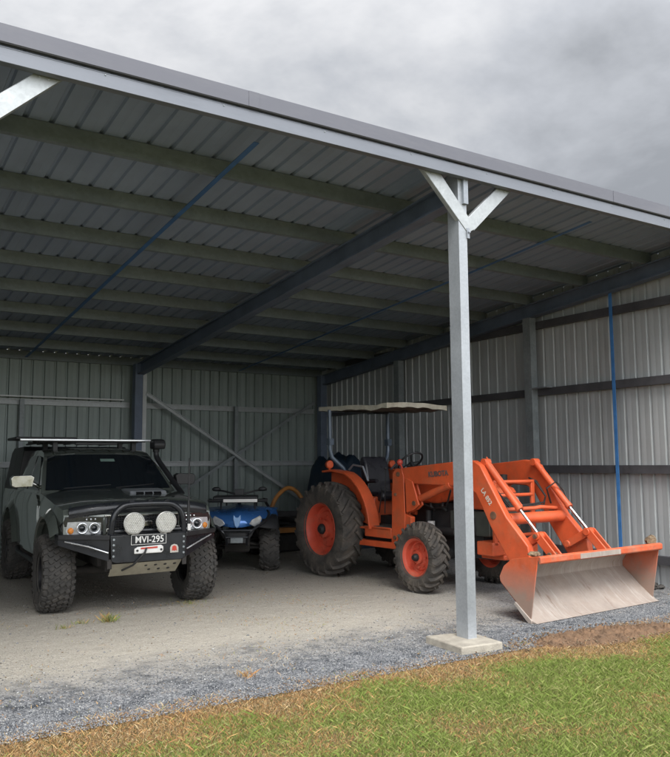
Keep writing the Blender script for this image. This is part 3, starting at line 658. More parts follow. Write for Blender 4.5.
B=MB(); B.prism([(-2.20,.668),(-2.235,.655),(-2.235,.60),(-2.215,.585),(-2.19,.64)],'X',bx0-.006,bx1+.008); B.build('top_rail','orange_worn',tr,bevel=.006)
B=MB(); B.prism([(-2.10,.004),(-2.155,.002),(-2.165,.010),(-2.10,.030),(-2.0,.105),(-1.99,.098)],'X',bx0-.004,bx1+.006); B.build('cutting_edge','scoured',tr,bevel=.003)
B=MB(); B.prism([(-2.236,.600),(-2.2385,.600),(-2.2385,.652),(-2.236,.652)],'X',-.48,.22); B.build('scraped_patch','scoured',tr)
# fenders
for s in (-1,1):
    B=MB(); x0,x1=s*.455,s*.64; cy,cz=1.93,.66; out=[];rr_=.80
    path=[(cy-.885*math.cos(t),cz+.86*math.sin(t)) for t in [R(q) for q in range(3,75,6)]]
    path=[(p[0],p[1]) for p in path]+[(1.95,1.505),(2.16,1.485)]
    path2=[]
    for i,p in enumerate(path):
        a_=path[max(i-1,0)];b_=path[min(i+1,len(path)-1)]; d_=Vector((b_[0]-a_[0],b_[1]-a_[1])).normalized(); nrm=Vector((-d_.y,d_.x)); path2.append((p[0]-nrm.x*.018 if False else p[0]+nrm.x*-.0+nrm.y*0, p[1]))
    ou=[(p[0],p[1]) for p in path]; inn=[]
    for i,p in enumerate(path):
        a_=path[max(i-1,0)];b_=path[min(i+1,len(path)-1)]; d_=Vector((b_[0]-a_[0],b_[1]-a_[1])).normalized(); inn.append((p[0]+d_.y*.03,p[1]-d_.x*.03))
    m_=len(ou); vs=[(x,y,z) for x in (x0,x1) for (y,z) in ou]+[(x,y,z) for x in (x0,x1) for (y,z) in inn]; fs=[]
    for i in range(m_-1): fs+= [(i,i+1,m_+i+1,m_+i),(2*m_+i,3*m_+i,3*m_+i+1,2*m_+i+1),(i,2*m_+i,2*m_+i+1,i+1),(m_+i,m_+i+1,3*m_+i+1,3*m_+i)]
    fs+=[(0,m_,3*m_,2*m_),(m_-1,3*m_-1,4*m_-1,2*m_-1)]
    B.add(vs,fs)
    # inner wall
    pw=[(y,z) for y,z in inn]+[(2.16,.95),(1.2,.72)]
    B.prism(pw,'X',s*.455,s*.467)
    fe=B.build('fender','orange',tr,bevel=.008,smooth=50)
    B=MB(); B.lathe([(0,-.03),(.055,-.03),(.06,-.02),(.06,.02),(.05,.03),(0,.035)],(s*.60,2.02,1.575),(0,-1,0),20); B.box(s*.60-.012,s*.60+.012,2.01,2.03,1.47,1.53); B.build('flasher_lamp','orange',fe)
    B=MB(); B.tube([(s*.40,1.80,1.50),(s*.40,1.70,1.57),(s*.40,1.48,1.54),(s*.40,1.36,1.34)],.016,10); B.build('grab_rail','galv',fe)
# platform
B=MB(); B.box(-.60,.60,.66,1.36,.70,.73); B.box(-.60,-.585,.64,1.2,.60,.74); B.box(.585,.60,.64,1.2,.60,.74); B.build('platform','orange',tr,bevel=.008)
B=MB(); B.box(-.56,.56,.70,1.3,.732,.742); B.build('floor_mat','rubber_dusty',tr,bevel=.003)
B=MB(); B.box(-.30,.30,1.35,1.75,.74,1.12); B.box(-.16,.16,.9,1.4,.74,.86); B.build('seat_base','orange',tr,bevel=.02)
B=MB(); B.lathe([(0,0),(.045,0),(.045,.05),(.03,.06),(0,.06)],(-.42,.95,.62),(-1,0,0),16); B.build('fuel_cap','white',tr)
B=MB(); B.tube([(-.42,.6,.60),(-.42,1.3,.60)],.09,14); B.build('fuel_tank','black',tr)
B=MB(); B.prism([(1.22,1.10),(1.28,1.05),(1.68,1.05),(1.72,1.16),(1.60,1.18),(1.25,1.19)],'X',-.24,.24); seat=B.build('seat','vinyl',tr,bevel=.035,seg=4)
B=MB(); B.prism([(1.58,1.12),(1.60,1.35),(1.66,1.60),(1.70,1.68),(1.76,1.69),(1.80,1.62),(1.76,1.35),(1.72,1.12)],'X',-.22,.22); B.build('backrest','vinyl',tr,bevel=.045,seg=4)
for s in (-1,1):
    B=MB(); B.tube([(s*.24,1.68,1.32),(s*.25,1.5,1.34),(s*.25,1.35,1.34)],.03,10); B.build('armrest','vinyl',tr)
B=MB(); B.box(-.20,.20,.58,.76,1.05,1.46); B.prism([(.55,1.42),(.80,1.40),(.78,1.50),(.58,1.54)],'X',-.22,.22); B.build('dashboard','black',tr,bevel=.03,seg=3)
B=MB(); B.box(-.24,.24,.56,.62,.9,1.40); B.build('firewall','orange',tr,bevel=.01)
B=MB(); B.tube([(0,.72,1.40),(0,.90,1.60)],.03,10)
c_=Vector((0,.91,1.61)); ax=Vector((0,.66,.75)).normalized(); a_,b_=MB().frame(ax)
B.tube([c_+(a_*math.cos(2*PI*i/28)+b_*math.sin(2*PI*i/28))*.185 for i in range(29)],.015,8)
for q in (0,2.1,4.2): B.tube([c_-ax*.02,c_+(a_*math.cos(q)+b_*math.sin(q))*.185],.011,6)
B.build('steering_wheel','black',tr)
B=MB()
for (x,y,zz,dx) in ((-.36,1.05,1.5,-.02),(-.30,1.25,1.2,.02),(.34,1.0,1.35,.02),(.38,1.15,1.30,.02)): B.tube([(x,y,.9),(x+dx,y-.05,zz)],.008,6); B.sphere((x+dx,y-.05,zz+.015),.022,8)
B.build('control_levers','black',tr)
B=MB(); B.tube([(-.44,.55,1.46),(-.44,.62,1.58)],.014,8); B.sphere((-.44,.63,1.60),.045,12,(1,.8,1)); B.build('flasher_lamp','red',tr)
B=MB()
for s in (-1,1):
    B.tube([(s*.29,1.98,.92),(s*.30,1.98,1.35),(s*.36,2.0,1.52),(s*.53,2.05,1.68),(s*.56,2.06,1.80),(s*.56,2.06,2.38)],.032,12)
    B.box(s*.56-.04,s*.56+.04,2.01,2.10,1.86,1.96); B.box(s*.28-.05,s*.28+.04,1.92,2.04,.85,.98)
B.tube([(-.56,2.06,2.38),(.56,2.06,2.38)],.032,12)
B.build('rollbar','tube',tr,bevel=.003)
# canopy: ragged thin sheet tilted, local y .62 .. 2.42
B=MB(); nx,ny=13,15
def cz(u,v): return 2.44+.02*(1-(2*u-1)**2)-.055*(1-v)+.02*mn.noise(Vector((u*3,v*3,2)))+ (.02 if v<.1 else 0)
cv=[]
for j in range(ny):
    for i in range(nx):
        u=i/(nx-1); v=j/(ny-1); jx=.02*mn.noise(Vector((i*.9,j*.9,1))) if i in(0,nx-1) or j in(0,ny-1) else 0
        cv.append((-.56+1.12*u+jx,.74+1.60*v+jx*1.5,cz(u,v)))
top=[(x,y,z) for x,y,z in cv]; bot=[(x,y,z-.06-(.012 if (k%3==0) else 0)) for k,(x,y,z) in enumerate(cv)]
fs=[];fb=[]
for j in range(ny-1):
    for i in range(nx-1):
        a=j*nx+i; fs.append((a,a+1,a+nx+1,a+nx)); fb.append((a+nx,a+nx+1,a+1,a))
B.cur=0; B.add(top,fs); o_=len(B.v)-len(top)
B.cur=1; B.add(bot,fb)
B.cur=0; T=len(top)
for j in range(ny-1):
    for i in (0,nx-1): a=j*nx+i; B.f.append((a,a+nx,a+nx+T,a+T)); B.mi.append(0)
for i in range(nx-1):
    for j in (0,ny-1): a=j*nx+i; B.f.append((a,a+1,a+1+T,a+T)); B.mi.append(0)
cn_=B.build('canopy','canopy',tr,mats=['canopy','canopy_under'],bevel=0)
B=MB(); B.box(-.5,.5,1.96,2.0,2.355,2.38); B.box(-.5,.5,1.0,1.04,2.36,2.38); B.box(-.3,-.26,.8,2.2,2.35,2.36); B.box(.26,.3,.8,2.2,2.35,2.36); B.build('canopy_frame','under',tr)
B=MB()
for k in range(9):
    x=-.62+random.random()*.2; y=.72+k*.18; B.add([(x,y,2.505),(x+.10,y+.02,2.522),(x+.09,y+.11,2.524),(x+.01,y+.09,2.51)],[(0,1,2,3)])
bpy.context.view_layer.update()

# ---------------------------------------------------------------- ute
ut=thing('utility_truck','dark grey green dual cab ute with black bull bar and round spotlights','ute',(2.965,9.10,0),R(-3.2))
def Wb(y,z):
    w_=.865
    if y<-.1: w_-=.06*((-.1-y)/.55)**2
    if y>3.6: w_-=.03*((y-3.6)/.6)**2
    if z>1.05: w_-=.28*(z-1.05)**1.4
    if z<.7: w_-=.06*(.7-z)
    return w_
def arch(cy,cz,r,z0,n=14,rev=False):
    a0=math.asin((z0-cz)/r); pts=[]
    for i in range(n+1):
        t=a0+(PI-2*a0)*i/n; pts.append((cy+r*math.cos(t),cz+r*math.sin(t)))
    return pts
def deformed(poly,W,zf=None,yf=None,cuts=(-.7,-.5,-.25,0,.25,.5,.7),ycuts=None,zcuts=(.7,.85,1.0,1.1,1.17)):
    bm=bmesh.new(); vs=[bm.verts.new((-1,y,z)) for y,z in poly]; f=bm.faces.new(vs)
    r=bmesh.ops.extrude_face_region(bm,geom=[f]); bmesh.ops.translate(bm,verts=[v for v in r['geom'] if isinstance(v,bmesh.types.BMVert)],vec=(2,0,0))
    for c in cuts: bmesh.ops.bisect_plane(bm,geom=bm.verts[:]+bm.edges[:]+bm.faces[:],plane_co=(c,0,0),plane_no=(1,0,0))
    for c in (ycuts or ()): bmesh.ops.bisect_plane(bm,geom=bm.verts[:]+bm.edges[:]+bm.faces[:],plane_co=(0,c,0),plane_no=(0,1,0))
    for c in zcuts: bmesh.ops.bisect_plane(bm,geom=bm.verts[:]+bm.edges[:]+bm.faces[:],plane_co=(0,0,c),plane_no=(0,0,1))
    for v in bm.verts:
        u=v.co.x; y,z=v.co.y,v.co.z
        x=u*W(y,z); 
        if zf: z=zf(u,y,z)
        if yf: y=yf(u,y,z)
        v.co=(x,y,z)
    B=MB(); bm.verts.index_update(); B.add([tuple(v.co) for v in bm.verts],[tuple(v.index for v in f.verts) for f in bm.faces]); bm.free(); return B
body=[(-.58,.80),(-.64,.86),(-.63,1.08),(-.58,1.155),(-.40,1.19),(.1,1.235),(.82,1.295),(.98,1.27),(1.3,1.25),(2.78,1.25),(2.80,1.17),(2.82,1.25),(4.10,1.25),(4.16,1.2),(4.16,.62)]
body+=[(3.62,.62)]+arch(2.95,.46,.56,.60)[0:]+[(2.36,.52),(.62,.52)]+[p for p in arch(0,.46,.57,.60) if not (p[0]<0 and p[1]<.80)]+[(-.46,.80)]
def bz(u,y,z):
    if z>1.0 and y<1.0: 
        k=min(1,(z-1.0)/.15); return z+k*(.018-.055*abs(u)**3)
    return z
def by(u,y,z):
    if y<0: return y+.10*abs(u)**3*min(1,-y/.5)
    return y
B=deformed(body,Wb,bz,by,ycuts=(-.45,-.2,.3,.6,1.8))
B.build('body','ute',ut,smooth=38)
def Wg(y,z): return .835-.27*max(0,z-1.22)-.03*max(0,z-1.6)
def gy(u,y,z): 
    if y<1.75: return y-.07*(1-u*u)*min(1,(1.75-y)/.3)+.03*u*u
    return y
cab=[(.74,1.20),(.80,1.275),(1.46,1.735),(1.56,1.785),(1.85,1.82),(2.2,1.825),(2.55,1.80),(2.66,1.74),(2.76,1.25),(2.76,1.20)]
def gz(u,y,z): return z-.035*u**4*(1 if z>1.7 else 0)
B=deformed(cab,Wg,gz,gy,ycuts=(1.1,2.),zcuts=(1.4,1.55,1.7)); B.build('cab','ute',ut,smooth=40)
# glazing follows the same surfaces
def gpanel(fn,nu=10,nv=4):
    B=MB(); v=[fn(-1+2*i/nu,j/nv) for j in range(nv+1) for i in range(nu+1)]
    B.add(v,[(j*(nu+1)+i,j*(nu+1)+i+1,(j+1)*(nu+1)+i+1,(j+1)*(nu+1)+i) for j in range(nv) for i in range(nu)]); return B
def wsf(u,t,off=.010,m=.94):
    y=.815+(1.435-.815)*t; z=1.285+(1.717-1.285)*t; uu=u*m
    x=uu*Wg(y,z); yy=gy(uu,y,z); zz=gz(uu,y,z); return (x,yy-off*.57,zz+off*.82)
o=gpanel(wsf).build('windscreen','glass',ut,smooth=60); md=o.modifiers.new('Solidify','SOLIDIFY'); md.thickness=.006; md.offset=0
B=MB(); B.add([wsf(a,b,.016) for a,b in ((-.05,.78),(.22,.78),(.22,.86),(-.05,.86))],[(0,1,2,3)]); o=B.build('tinted_label','grille',o); M['lbl']=mat('pale green windscreen reflector',(.16,.24,.21),.4); o.data.materials[0]=M['lbl']
for s in (-1,1):
    for q in ([(1.02,1.285),(1.50,1.655),(1.60,1.70),(1.82,1.715),(1.82,1.285)],[(1.90,1.285),(1.90,1.715),(2.36,1.71),(2.46,1.65),(2.56,1.285)]):
        B=MB(); n_=len(q); B.add([(s*(Wg(y,z)+.006),y,z) for y,z in q]+[(s*(Wg(y,z)-.01),y,z) for y,z in q],[tuple(range(n_))]+[(i,(i+1)%n_,(i+1)%n_+n_,i+n_) for i in range(n_)])
        B.build('side_window','glass',ut)
    for q,nm in (([(.74,.56),(.72,.9),(.76,1.15),(.98,1.235),(1.86,1.235),(1.86,.56)],'door'),([(1.875,.56),(1.875,1.235),(2.70,1.235),(2.70,.9),(2.54,.80),(2.42,.56)],'door')):
        zs=sorted(set([p[1] for p in q])); B=MB(); 
        bm=bmesh.new(); f=bm.faces.new([bm.verts.new((0,y,z)) for y,z in q])
        for c in (.7,.85,1.0,1.1,1.18): bmesh.ops.bisect_plane(bm,geom=bm.verts[:]+bm.edges[:]+bm.faces[:],plane_co=(0,0,c),plane_no=(0,0,1))
        for v in bm.verts: v.co.x=s*(Wb(v.co.y,v.co.z)+.007)
        bm.verts.index_update(); B.add([tuple(v.co) for v in bm.verts],[tuple(v.index for v in f.verts) for f in bm.faces]); bm.free()
        o=B.build(nm,'ute',ut,smooth=60); md=o.modifiers.new('Solidify','SOLIDIFY'); md.thickness=.012; md.offset=0
        hy=max(p[0] for p in q)-.16; B=MB(); B.box(s*.80-.02,s*.80+.02,hy-.08,hy+.08,1.10,1.13); h_=B.build('handle','black',o,bevel=.006); h_.location=(s*.035,0,0)
    # flares
    for cy in (0,2.95):
        B=MB(); vs=[];fs=[]; n_=20
        for i in range(n_+1):
            t=R(10)+((R(140) if cy==0 else R(170))-R(10))*i/n_
            for (r_,dx_) in ((.545,.0),(.545,.055),(.575,.07),(.64,.02),(.66,-.01)):
                y=cy+r_*math.cos(t); z=.46+r_*math.sin(t); vs.append((s*(Wb(max(y,-.3),min(z,1.05))+dx_),y,z))
        for i in range(n_):
            for k in range(4): fs.append((i*5+k,i*5+k+1,(i+1)*5+k+1,(i+1)*5+k))
        B.add(vs,fs); B.build('wheel_flare','ute',ut,smooth=50)
    B=MB(); B.tube([(s*.86,.62,.50),(s*.88,.8,.46),(s*.88,2.1,.46),(s*.86,2.3,.50)],.03,10); B.build('side_step','black',ut)
B=MB(); B.box(-.42,.42,-.42,4.0,.50,.98); B.box(-.70,.70,-.30,.62,.88,1.12); B.box(-.62,.62,.62,2.35,.50,.6); B.box(-.38,-.26,-.6,4.1,.46,.58); B.box(.26,.38,-.6,4.1,.46,.58)
B.tube([(-.6,0,.42),(.6,0,.42)],.05,12); B.tube([(-.6,2.95,.42),(.6,2.95,.42)],.06,12); B.sphere((0,2.95,.42),.16,12); B.beam((-.3,.1,.5),(-.62,.02,.36),.08,.05); B.beam((.3,.1,.5),(.62,.02,.36),.08,.05)
B.box(-.80,.80,-.42,.55,1.0,1.04); B.box(-.80,.80,2.5,3.4,.95,.99)
B.build('underbody','under',ut,bevel=.01)
# wheels
def car_wheel(loc,side,first=None):
    if first: return dup(first,ut,loc,(0,0,PI if side>0 else 0))
    B=MB(); rr=.205; B.lathe([(rr+.01,-.145),(rr+.015,-.13),(rr-.015,-.12),(rr-.02,-.05),(rr*.8,-.03),(rr*.45,-.055),(rr*.3,-.09),(0,-.09)],(0,0,0),(1,0,0),36)
    B.lathe([(rr-.02,-.05),(rr-.02,.10),(rr+.01,.14)],(0,0,0),(1,0,0),36)
    for i in range(6):
        t=2*PI*i/6; B.lathe([(0,0),(.012,0),(.012,.02),(0,.02)],(-.05,.085*math.cos(t),.085*math.sin(t)),(-1,0,0),6)
    wo=B.build('wheel','rim_dark',ut,loc=loc); tyre_mesh(.425,.315,rr,'mud').build('tyre','rubber',wo,smooth=30); return wo
cw=car_wheel((-.80,0,.42),-1); car_wheel((.80,0,.42),1,cw); car_wheel((-.78,2.95,.42),-1,cw); car_wheel((.78,2.95,.42),1,cw)
# front: black bonnet protector, grille, headlights
def fy(x): # front face y at z~1
    u=abs(x)/.75; return -.64+.10*u**3
B=MB(); P=[]
for i in range(17):
    x=-.76+1.52*i/16; P.append((x,fy(x)))
vs=[]
for x,y in P:
    u=abs(x)/.75; zo=.018-.055*u**3
    vs+= [(x,y-.012,1.065+zo),(x,y-.03,1.10+zo),(x,y-.012,1.165+zo),(x,y+.02,1.18+zo),(x,y+.02,1.06+zo)]
B.add(vs,[(i*5+k,i*5+(k+1)%5,(i+1)*5+(k+1)%5,(i+1)*5+k) for i in range(16) for k in range(5)]+[(0,1,2,3,4),(80,81,82,83,84)]); B.build('bonnet_protector','blackgloss',ut,smooth=50)
B=MB(); B.box(-.40,.40,-.665,-.63,.84,1.06)
B.build('grille_recess','lensdark',ut,bevel=.01)
B=MB()
for i in range(9): B.box(-.39,.39,-.676,-.664,.85+i*.024,.857+i*.024)
for i in range(27): B.box(-.385+i*.0295,-.378+i*.0295,-.674,-.666,.845,1.05)
B.build('grille_mesh','rim_dark',ut)
B=MB(); B.box(-.42,.42,-.69,-.668,1.045,1.062); B.box(-.40,-.27,-.70,-.67,.855,.925); B.box(.27,.40,-.70,-.67,.855,.925); B.box(-.09,.09,-.70,-.67,.93,.99); B.build('chrome_trim','chrome',ut,bevel=.006)
for s in (-1,1):
    B=MB(); hp=[(s*.42,.845),(s*.42,1.045),(s*.60,1.055),(s*.79,1.05),(s*.83,.95),(s*.81,.86)]
    n_=len(hp); vs=[(x,fy(x)-.02,z) for x,z in hp]+[(x,fy(x)+.10,z) for x,z in hp]; B.add(vs,[tuple(range(n_))]+[(i,(i+1)%n_,(i+1)%n_+n_,i+n_) for i in range(n_)])
    hl=B.build('headlight','lensdark',ut,bevel=.006)
    B=MB(); q=[(s*.445,.865),(s*.445,.985),(s*.60,1.0),(s*.77,.995),(s*.785,.90),(s*.77,.87)]; vs=[(x,fy(x)-.026,z) for x,z in q]; B.add(vs+[(x,y+.01,z) for x,y,z in vs],[tuple(range(6))]+[(i,(i+1)%6,(i+1)%6+6,i+6) for i in range(6)]); B.build('reflector','lens',hl)
    for cx_,r_ in ((s*.51,.052),(s*.63,.052)):
        B=MB(); B.tube([(cx_+r_*math.cos(2*PI*i/24),fy(cx_)-.034,.93+r_*math.sin(2*PI*i/24)) for i in range(25)],.0085,8); B.build('halo_ring','ringw',hl)
        B=MB(); B.lathe([(0,-.016),(.02,-.012),(.034,0)],(cx_,fy(cx_)-.026,.93),(0,1,0),20); B.build('projector','glass',hl)
    B=MB(); B.lathe([(0,-.014),(.02,-.012),(.034,0),(.034,.01)],(s*.735,fy(.735)-.022,.905),(0,1,0),16); B.build('indicator','amber',hl)
    B=MB()
    for k in range(3): B.sphere((s*(.50+.045*k),fy(.55)-.024,1.022),.011,8)
    split(B,'led','ringw',hl)
# bonnet scoop
B=MB(); B.prism([(.06,1.222),(.13,1.283),(.42,1.305),(.70,1.28),(.70,1.24)],'X',.06,.50); sc=B.build('bonnet_scoop','ute',ut,bevel=.014,seg=3)
B=MB()
for k in range(3): B.prism([(.076,1.243),(.088,1.240),(.118,1.268),(.108,1.274)],'X',.13+k*.105,.22+k*.105)
B.build('scoop_vent','vent',sc,bevel=.004)
M['scoopc']=mat('pale scoop surround',(.24,.255,.27),.4,.2); sc.data.materials[0]=M['scoopc']
# bull bar
B=MB(); yb=-.88
B.prism([(-.40,.86),(-.385,.60),(-.34,.58),(.36,.58),(.405,.60),(.42,.86)],'Y',yb,yb+.012)
B.box(-.40,.42,yb+.002,yb+.22,.862,.872)
pl=B.build('bull_bar','blackgloss',ut,bevel=.005)
for s in (-1,1):
    B=MB(); a=(s*.41,yb+.005); b=(s*.86,-.55)
    vs=[(a[0],a[1],.868),(b[0],b[1],.868),(b[0]+s*.01,b[1]+.10,.865),(b[0]+s*.01,b[1]+.10,.775),(b[0],b[1],.76),(a[0],a[1],.60)]
    def ex(pts,off): return [(x,y+off,z) for x,y,z in pts]
    B.add(vs+ex(vs,.05),[(0,5,4,1),(1,4,3,2),(6,7,10,11),(7,8,9,10),(0,1,7,6),(1,2,8,7),(2,3,9,8),(3,4,10,9),(4,5,11,10),(5,0,6,11)])
    B.build('wing','blackgloss',pl,bevel=.005)
    B=MB(); B.beam((a[0],a[1]-.012,.845),(b[0],b[1]-.012,.845),.02,.05); B.build('wing_rail','black',pl,bevel=.006)
    B=MB(); B.tube([(s*.42,yb-.01,.69),(s*.60,yb+.09,.755),(s*.80,-.60,.80)],.008,8); B.build('trim_strip','ringw',pl)
    B=MB()
    for zz in (.82,.765,.71,.65): B.lathe([(0,0),(.013,0),(.011,.007),(0,.008)],(s*.375+.01,yb,zz),(0,-1,0),8)
    split(B,'bolt','galv_old',pl)
    B=MB(); B.box(s*.40-.025,s*.40+.025,yb+.01,yb+.03,.52,.62); B.build('tow_point','under',pl,bevel=.006)
def hoop(r,in_,y0):
    return [(-.385+in_,y0+.02,.86),(-.375+in_,y0,1.0),(-.345+in_,y0,1.09-in_*.6),(-.28+in_*.8,y0,1.15-in_),(-.2,y0,1.175-in_),(0,y0,1.18-in_),(.21,y0,1.175-in_),(.29-in_*.8,y0,1.15-in_),(.355-in_,y0,1.09-in_*.6),(.385-in_,y0,1.0),(.40-in_,y0+.02,.86)]
def smoothp(P,k=4):
    out=[];P=[Vector(p) for p in P]
    for i in range(len(P)-1):
        p0=P[max(i-1,0)];p1=P[i];p2=P[i+1];p3=P[min(i+2,len(P)-1)]
        for j in range(k):
            t=j/k; out.append(.5*((2*p1)+(p2-p0)*t+(2*p0-5*p1+4*p2-p3)*t*t+(3*p1-p0-3*p2+p3)*t**3))
    out.append(P[-1]); return out
B=MB(); B.tube(smoothp(hoop(.032,0,yb+.03)),.033,14); B.tube([(-.37,yb+.05,.90),(.39,yb+.05,.90)],.02,10)
for x in (-.18,0.02,.2): B.sphere((x,yb+.03,1.205),.03,8,(1.3,1,.7))
B.build('hoop','blackgloss',pl)
for cx_ in (-.165,.178):
    B=MB(); B.lathe([(.0,.09),(.06,.085),(.10,.05),(.112,0),(.112,-.012),(.104,-.016),(.104,-.006)],(cx_,yb-.03,.985),(0,1,0),32); B.box(cx_-.015,cx_+.015,yb-.01,yb+.03,.86,.90)
    B.tube([(cx_-.09,yb-.01,.92),(cx_-.05,yb-.01,.875),(cx_+.05,yb-.01,.875),(cx_+.09,yb-.01,.92)],.008,8)
    sp_=B.build('spotlight','spot',ut)
    B=MB(); B.lathe([(0,-.010),(.104,-.008)],(cx_,yb-.034,.985),(0,1,0),32); B.build('lens','spot',sp_)
    B=MB()
    for i in range(-5,6):
        for j in range(-5,6):
            px=i*.0195+(j%2)*.0098; pz=j*.017
            if math.hypot(px,pz)<.092: B.lathe([(0,-.006),(.0042,-.005),(.0072,0)],(cx_+px,yb-.043,.985+pz),(0,1,0),8)
    B.build('reflector_cells','spotdot',sp_)
# plate, fairlead, badge, bash plate
B=MB(); B.box(-.19,.19,yb-.012,yb-.004,.755,.862); np_=B.build('number_plate','blackgloss',ut,bevel=.003)
B=MB()
for q in ((-.188,.188,.757,.761),(-.188,.188,.856,.860),(-.188,-.184,.757,.860),(.184,.188,.757,.860)): B.box(q[0],q[1],yb-.014,yb-.011,q[2],q[3])
B.build('plate_border','white',np_)
RX=Matrix.Rotation(R(90),4,'X')
text('plate_characters','MVI-295',.098,'white',np_,Matrix.Translation((.008,yb-.0135,.806))@RX@Matrix.Scale(.92,4,(1,0,0)),.001,.001)
B=MB(); B.prism([(-.155,.665),(-.155,.715),(-.12,.735),(.13,.745),(.155,.73),(.155,.685),(.135,.665)],'Y',yb-.03,yb-.001); fl=B.build('winch_fairlead','white',ut,bevel=.008)
B=MB(); B.prism([(-.09,.71),(-.09,.728),(.09,.733),(.09,.715)],'Y',yb-.033,yb-.031); B.cur=0; B.build('fairlead_slot','red',fl)
B=MB(); 
for x in (-.125,.13): B.lathe([(0,-.004),(.013,-.004),(.013,0)],(x,yb-.03,.698),(0,1,0),10)
B.tube([(-.03,yb-.035,.72),(-.05,yb-.05,.68),(-.09,yb-.045,.63),(-.16,yb,.55),(-.25,yb+.1,.49)],.011,8)
B.build('winch_rope','hose',fl)
B=MB(); B.prism([(.235,.655),(.235,.71),(.25,.735),(.28,.745),(.31,.735),(.325,.71),(.325,.655)],'Y',yb-.008,yb-.001); M['badgeb']=mat('pale sticker',(.42,.40,.36),.5); bd=B.build('round_badge','badgeb',ut)
B=MB(); B.prism([(.252,.672),(.258,.72),(.28,.73),(.302,.72),(.308,.672),(.29,.68),(.28,.668),(.27,.68)],'Y',yb-.010,yb-.0085); B.build('badge_mark','red',bd)
B=MB(); q=[(-.37,-.84,.565),(.38,-.84,.575),(.37,-.66,.44),(-.36,-.66,.43)]; B.add(q+[(x,y+.01,z-.012) for x,y,z in q],[(0,3,2,1),(4,5,6,7),(0,1,5,4),(1,2,6,5),(2,3,7,6),(3,0,4,7)]); bp_=B.build('bash_plate','tan',ut,bevel=.004)
B=MB(); nrm=Vector((0,-.14,.18)).cross(Vector((1,0,0))).normalized(); nrm=Vector((0,-.6,-.8))
for r_,row in ((.30,7),(.68,6)):
    for i in range(row):
        u_=(i+(.5 if row==7 else 1))/7; p=Vector((-.365+.735*u_,-.84+.18*r_,.57-.135*r_)); B.lathe([(0,.004),(.017,.004),(.019,0)],p,(0,-.6,-.8),12)
split(B,'plate_hole_disc','black',bp_)  # dark discs painted for the shade in the holes; plate not pierced
# uhf antenna
B=MB(); B.tube([(.445,yb+.03,.86),(.445,yb+.03,.98)],.016,10); B.tube([(.445,yb+.03,.98),(.445,yb+.03,1.10),(.445,yb+.03,1.20)],[.02,.018,.011],10); B.tube([(.445,yb+.03,1.20),(.45,yb+.03,1.66)],[.009,.008],8); an=B.build('antenna','black',ut)
B=MB(); B.box(.43,.465,yb+.0,yb+.02,.88,.95); B.build('antenna_bracket','white',an,bevel=.004)
# mirrors
for s in (-1,1):
    B=MB(); B.prism([(s*.90,1.33),(s*.88,1.45),(s*.92,1.475),(s*1.12,1.47),(s*1.15,1.44),(s*1.14,1.345),(s*1.10,1.325)],'Y',.93,1.05); B.tube([(s*.80,1.05,1.32),(s*.90,1.02,1.38)],.025,8)
    mr=B.build('wing_mirror','chrome' if s<0 else 'black',ut,bevel=.025,seg=4)
    B=MB(); B.box(min(s*.91,s*1.13),max(s*.91,s*1.13),1.052,1.056,1.345,1.455); B.build('mirror_glass','glass',mr)
# snorkel
B=MB(); B.tube(smoothp([(.80,.30,1.12),(.84,.55,1.22),(.85,.85,1.33),(.80,1.15,1.52),(.75,1.35,1.68),(.74,1.37,1.78)]),.035,12); B.box(.70,.82,.18,.42,1.04,1.14)
B.tube([(.74,1.37,1.76),(.74,1.37,1.83)],.045,14)
B.build('snorkel','black',ut,bevel=.008)
B=MB(); B.prism([(1.24,1.80),(1.22,1.86),(1.25,1.92),(1.33,1.935),(1.42,1.93),(1.45,1.88),(1.44,1.80)],'X',.67,.83); B.build('snorkel_head','black',ut,bevel=.02,seg=3)
# roof rack
B=MB()
for y in (1.62,2.0,2.4,2.8): B.box(-.70,.66,y-.02,y+.02,1.895,1.925)
for x in (-.56,.56): B.tube([(x,1.55,1.91),(x,3.9,1.91)],.014,8)
for x in (-.52,.52):
    for y in (1.72,2.45): B.box(x-.03,x+.03,y-.04,y+.04,1.78,1.90)
for x in (-.4,-.2,0,.2,.4): B.box(x-.012,x+.012,1.6,3.9,1.905,1.92)
rk=B.build('roof_rack','black',ut,bevel=.004)
B=MB(); B.box(-.98,.80,1.545,1.585,1.905,1.935); B.build('rack_bar','ringw',rk,bevel=.008)
B=MB(); B.prism([(1.8,1.93),(1.8,1.965),(2.6,1.965),(2.6,1.93)],'X',-1.0,-.22); B.build('rack_tray','black',rk,bevel=.01)
B=MB(); B.box(-.3,.25,1.50,1.56,1.855,1.885); B.build('led_bar','black',rk,bevel=.008)
# tub canopy
def Wt(y,z): return .83-.16*max(0,z-1.25)
B=deformed([(2.84,1.24),(2.86,1.80),(2.95,1.86),(3.9,1.85),(4.06,1.78),(4.14,1.24)],Wt,None,None,zcuts=(1.5,1.7)); B.build('tub_canopy','black',ut,bevel=.01,smooth=40)
# wipers
B=MB()
for x0_,x1_ in ((-.5,.0),(.05,.5)):
    p=[Vector(wsf(x0_/.68,.02,.02)),Vector(wsf(x1_/.68,.10,.02))]; B.tube([p[0],p[1]],.007,6)
split(B,'wiper','black',ut)

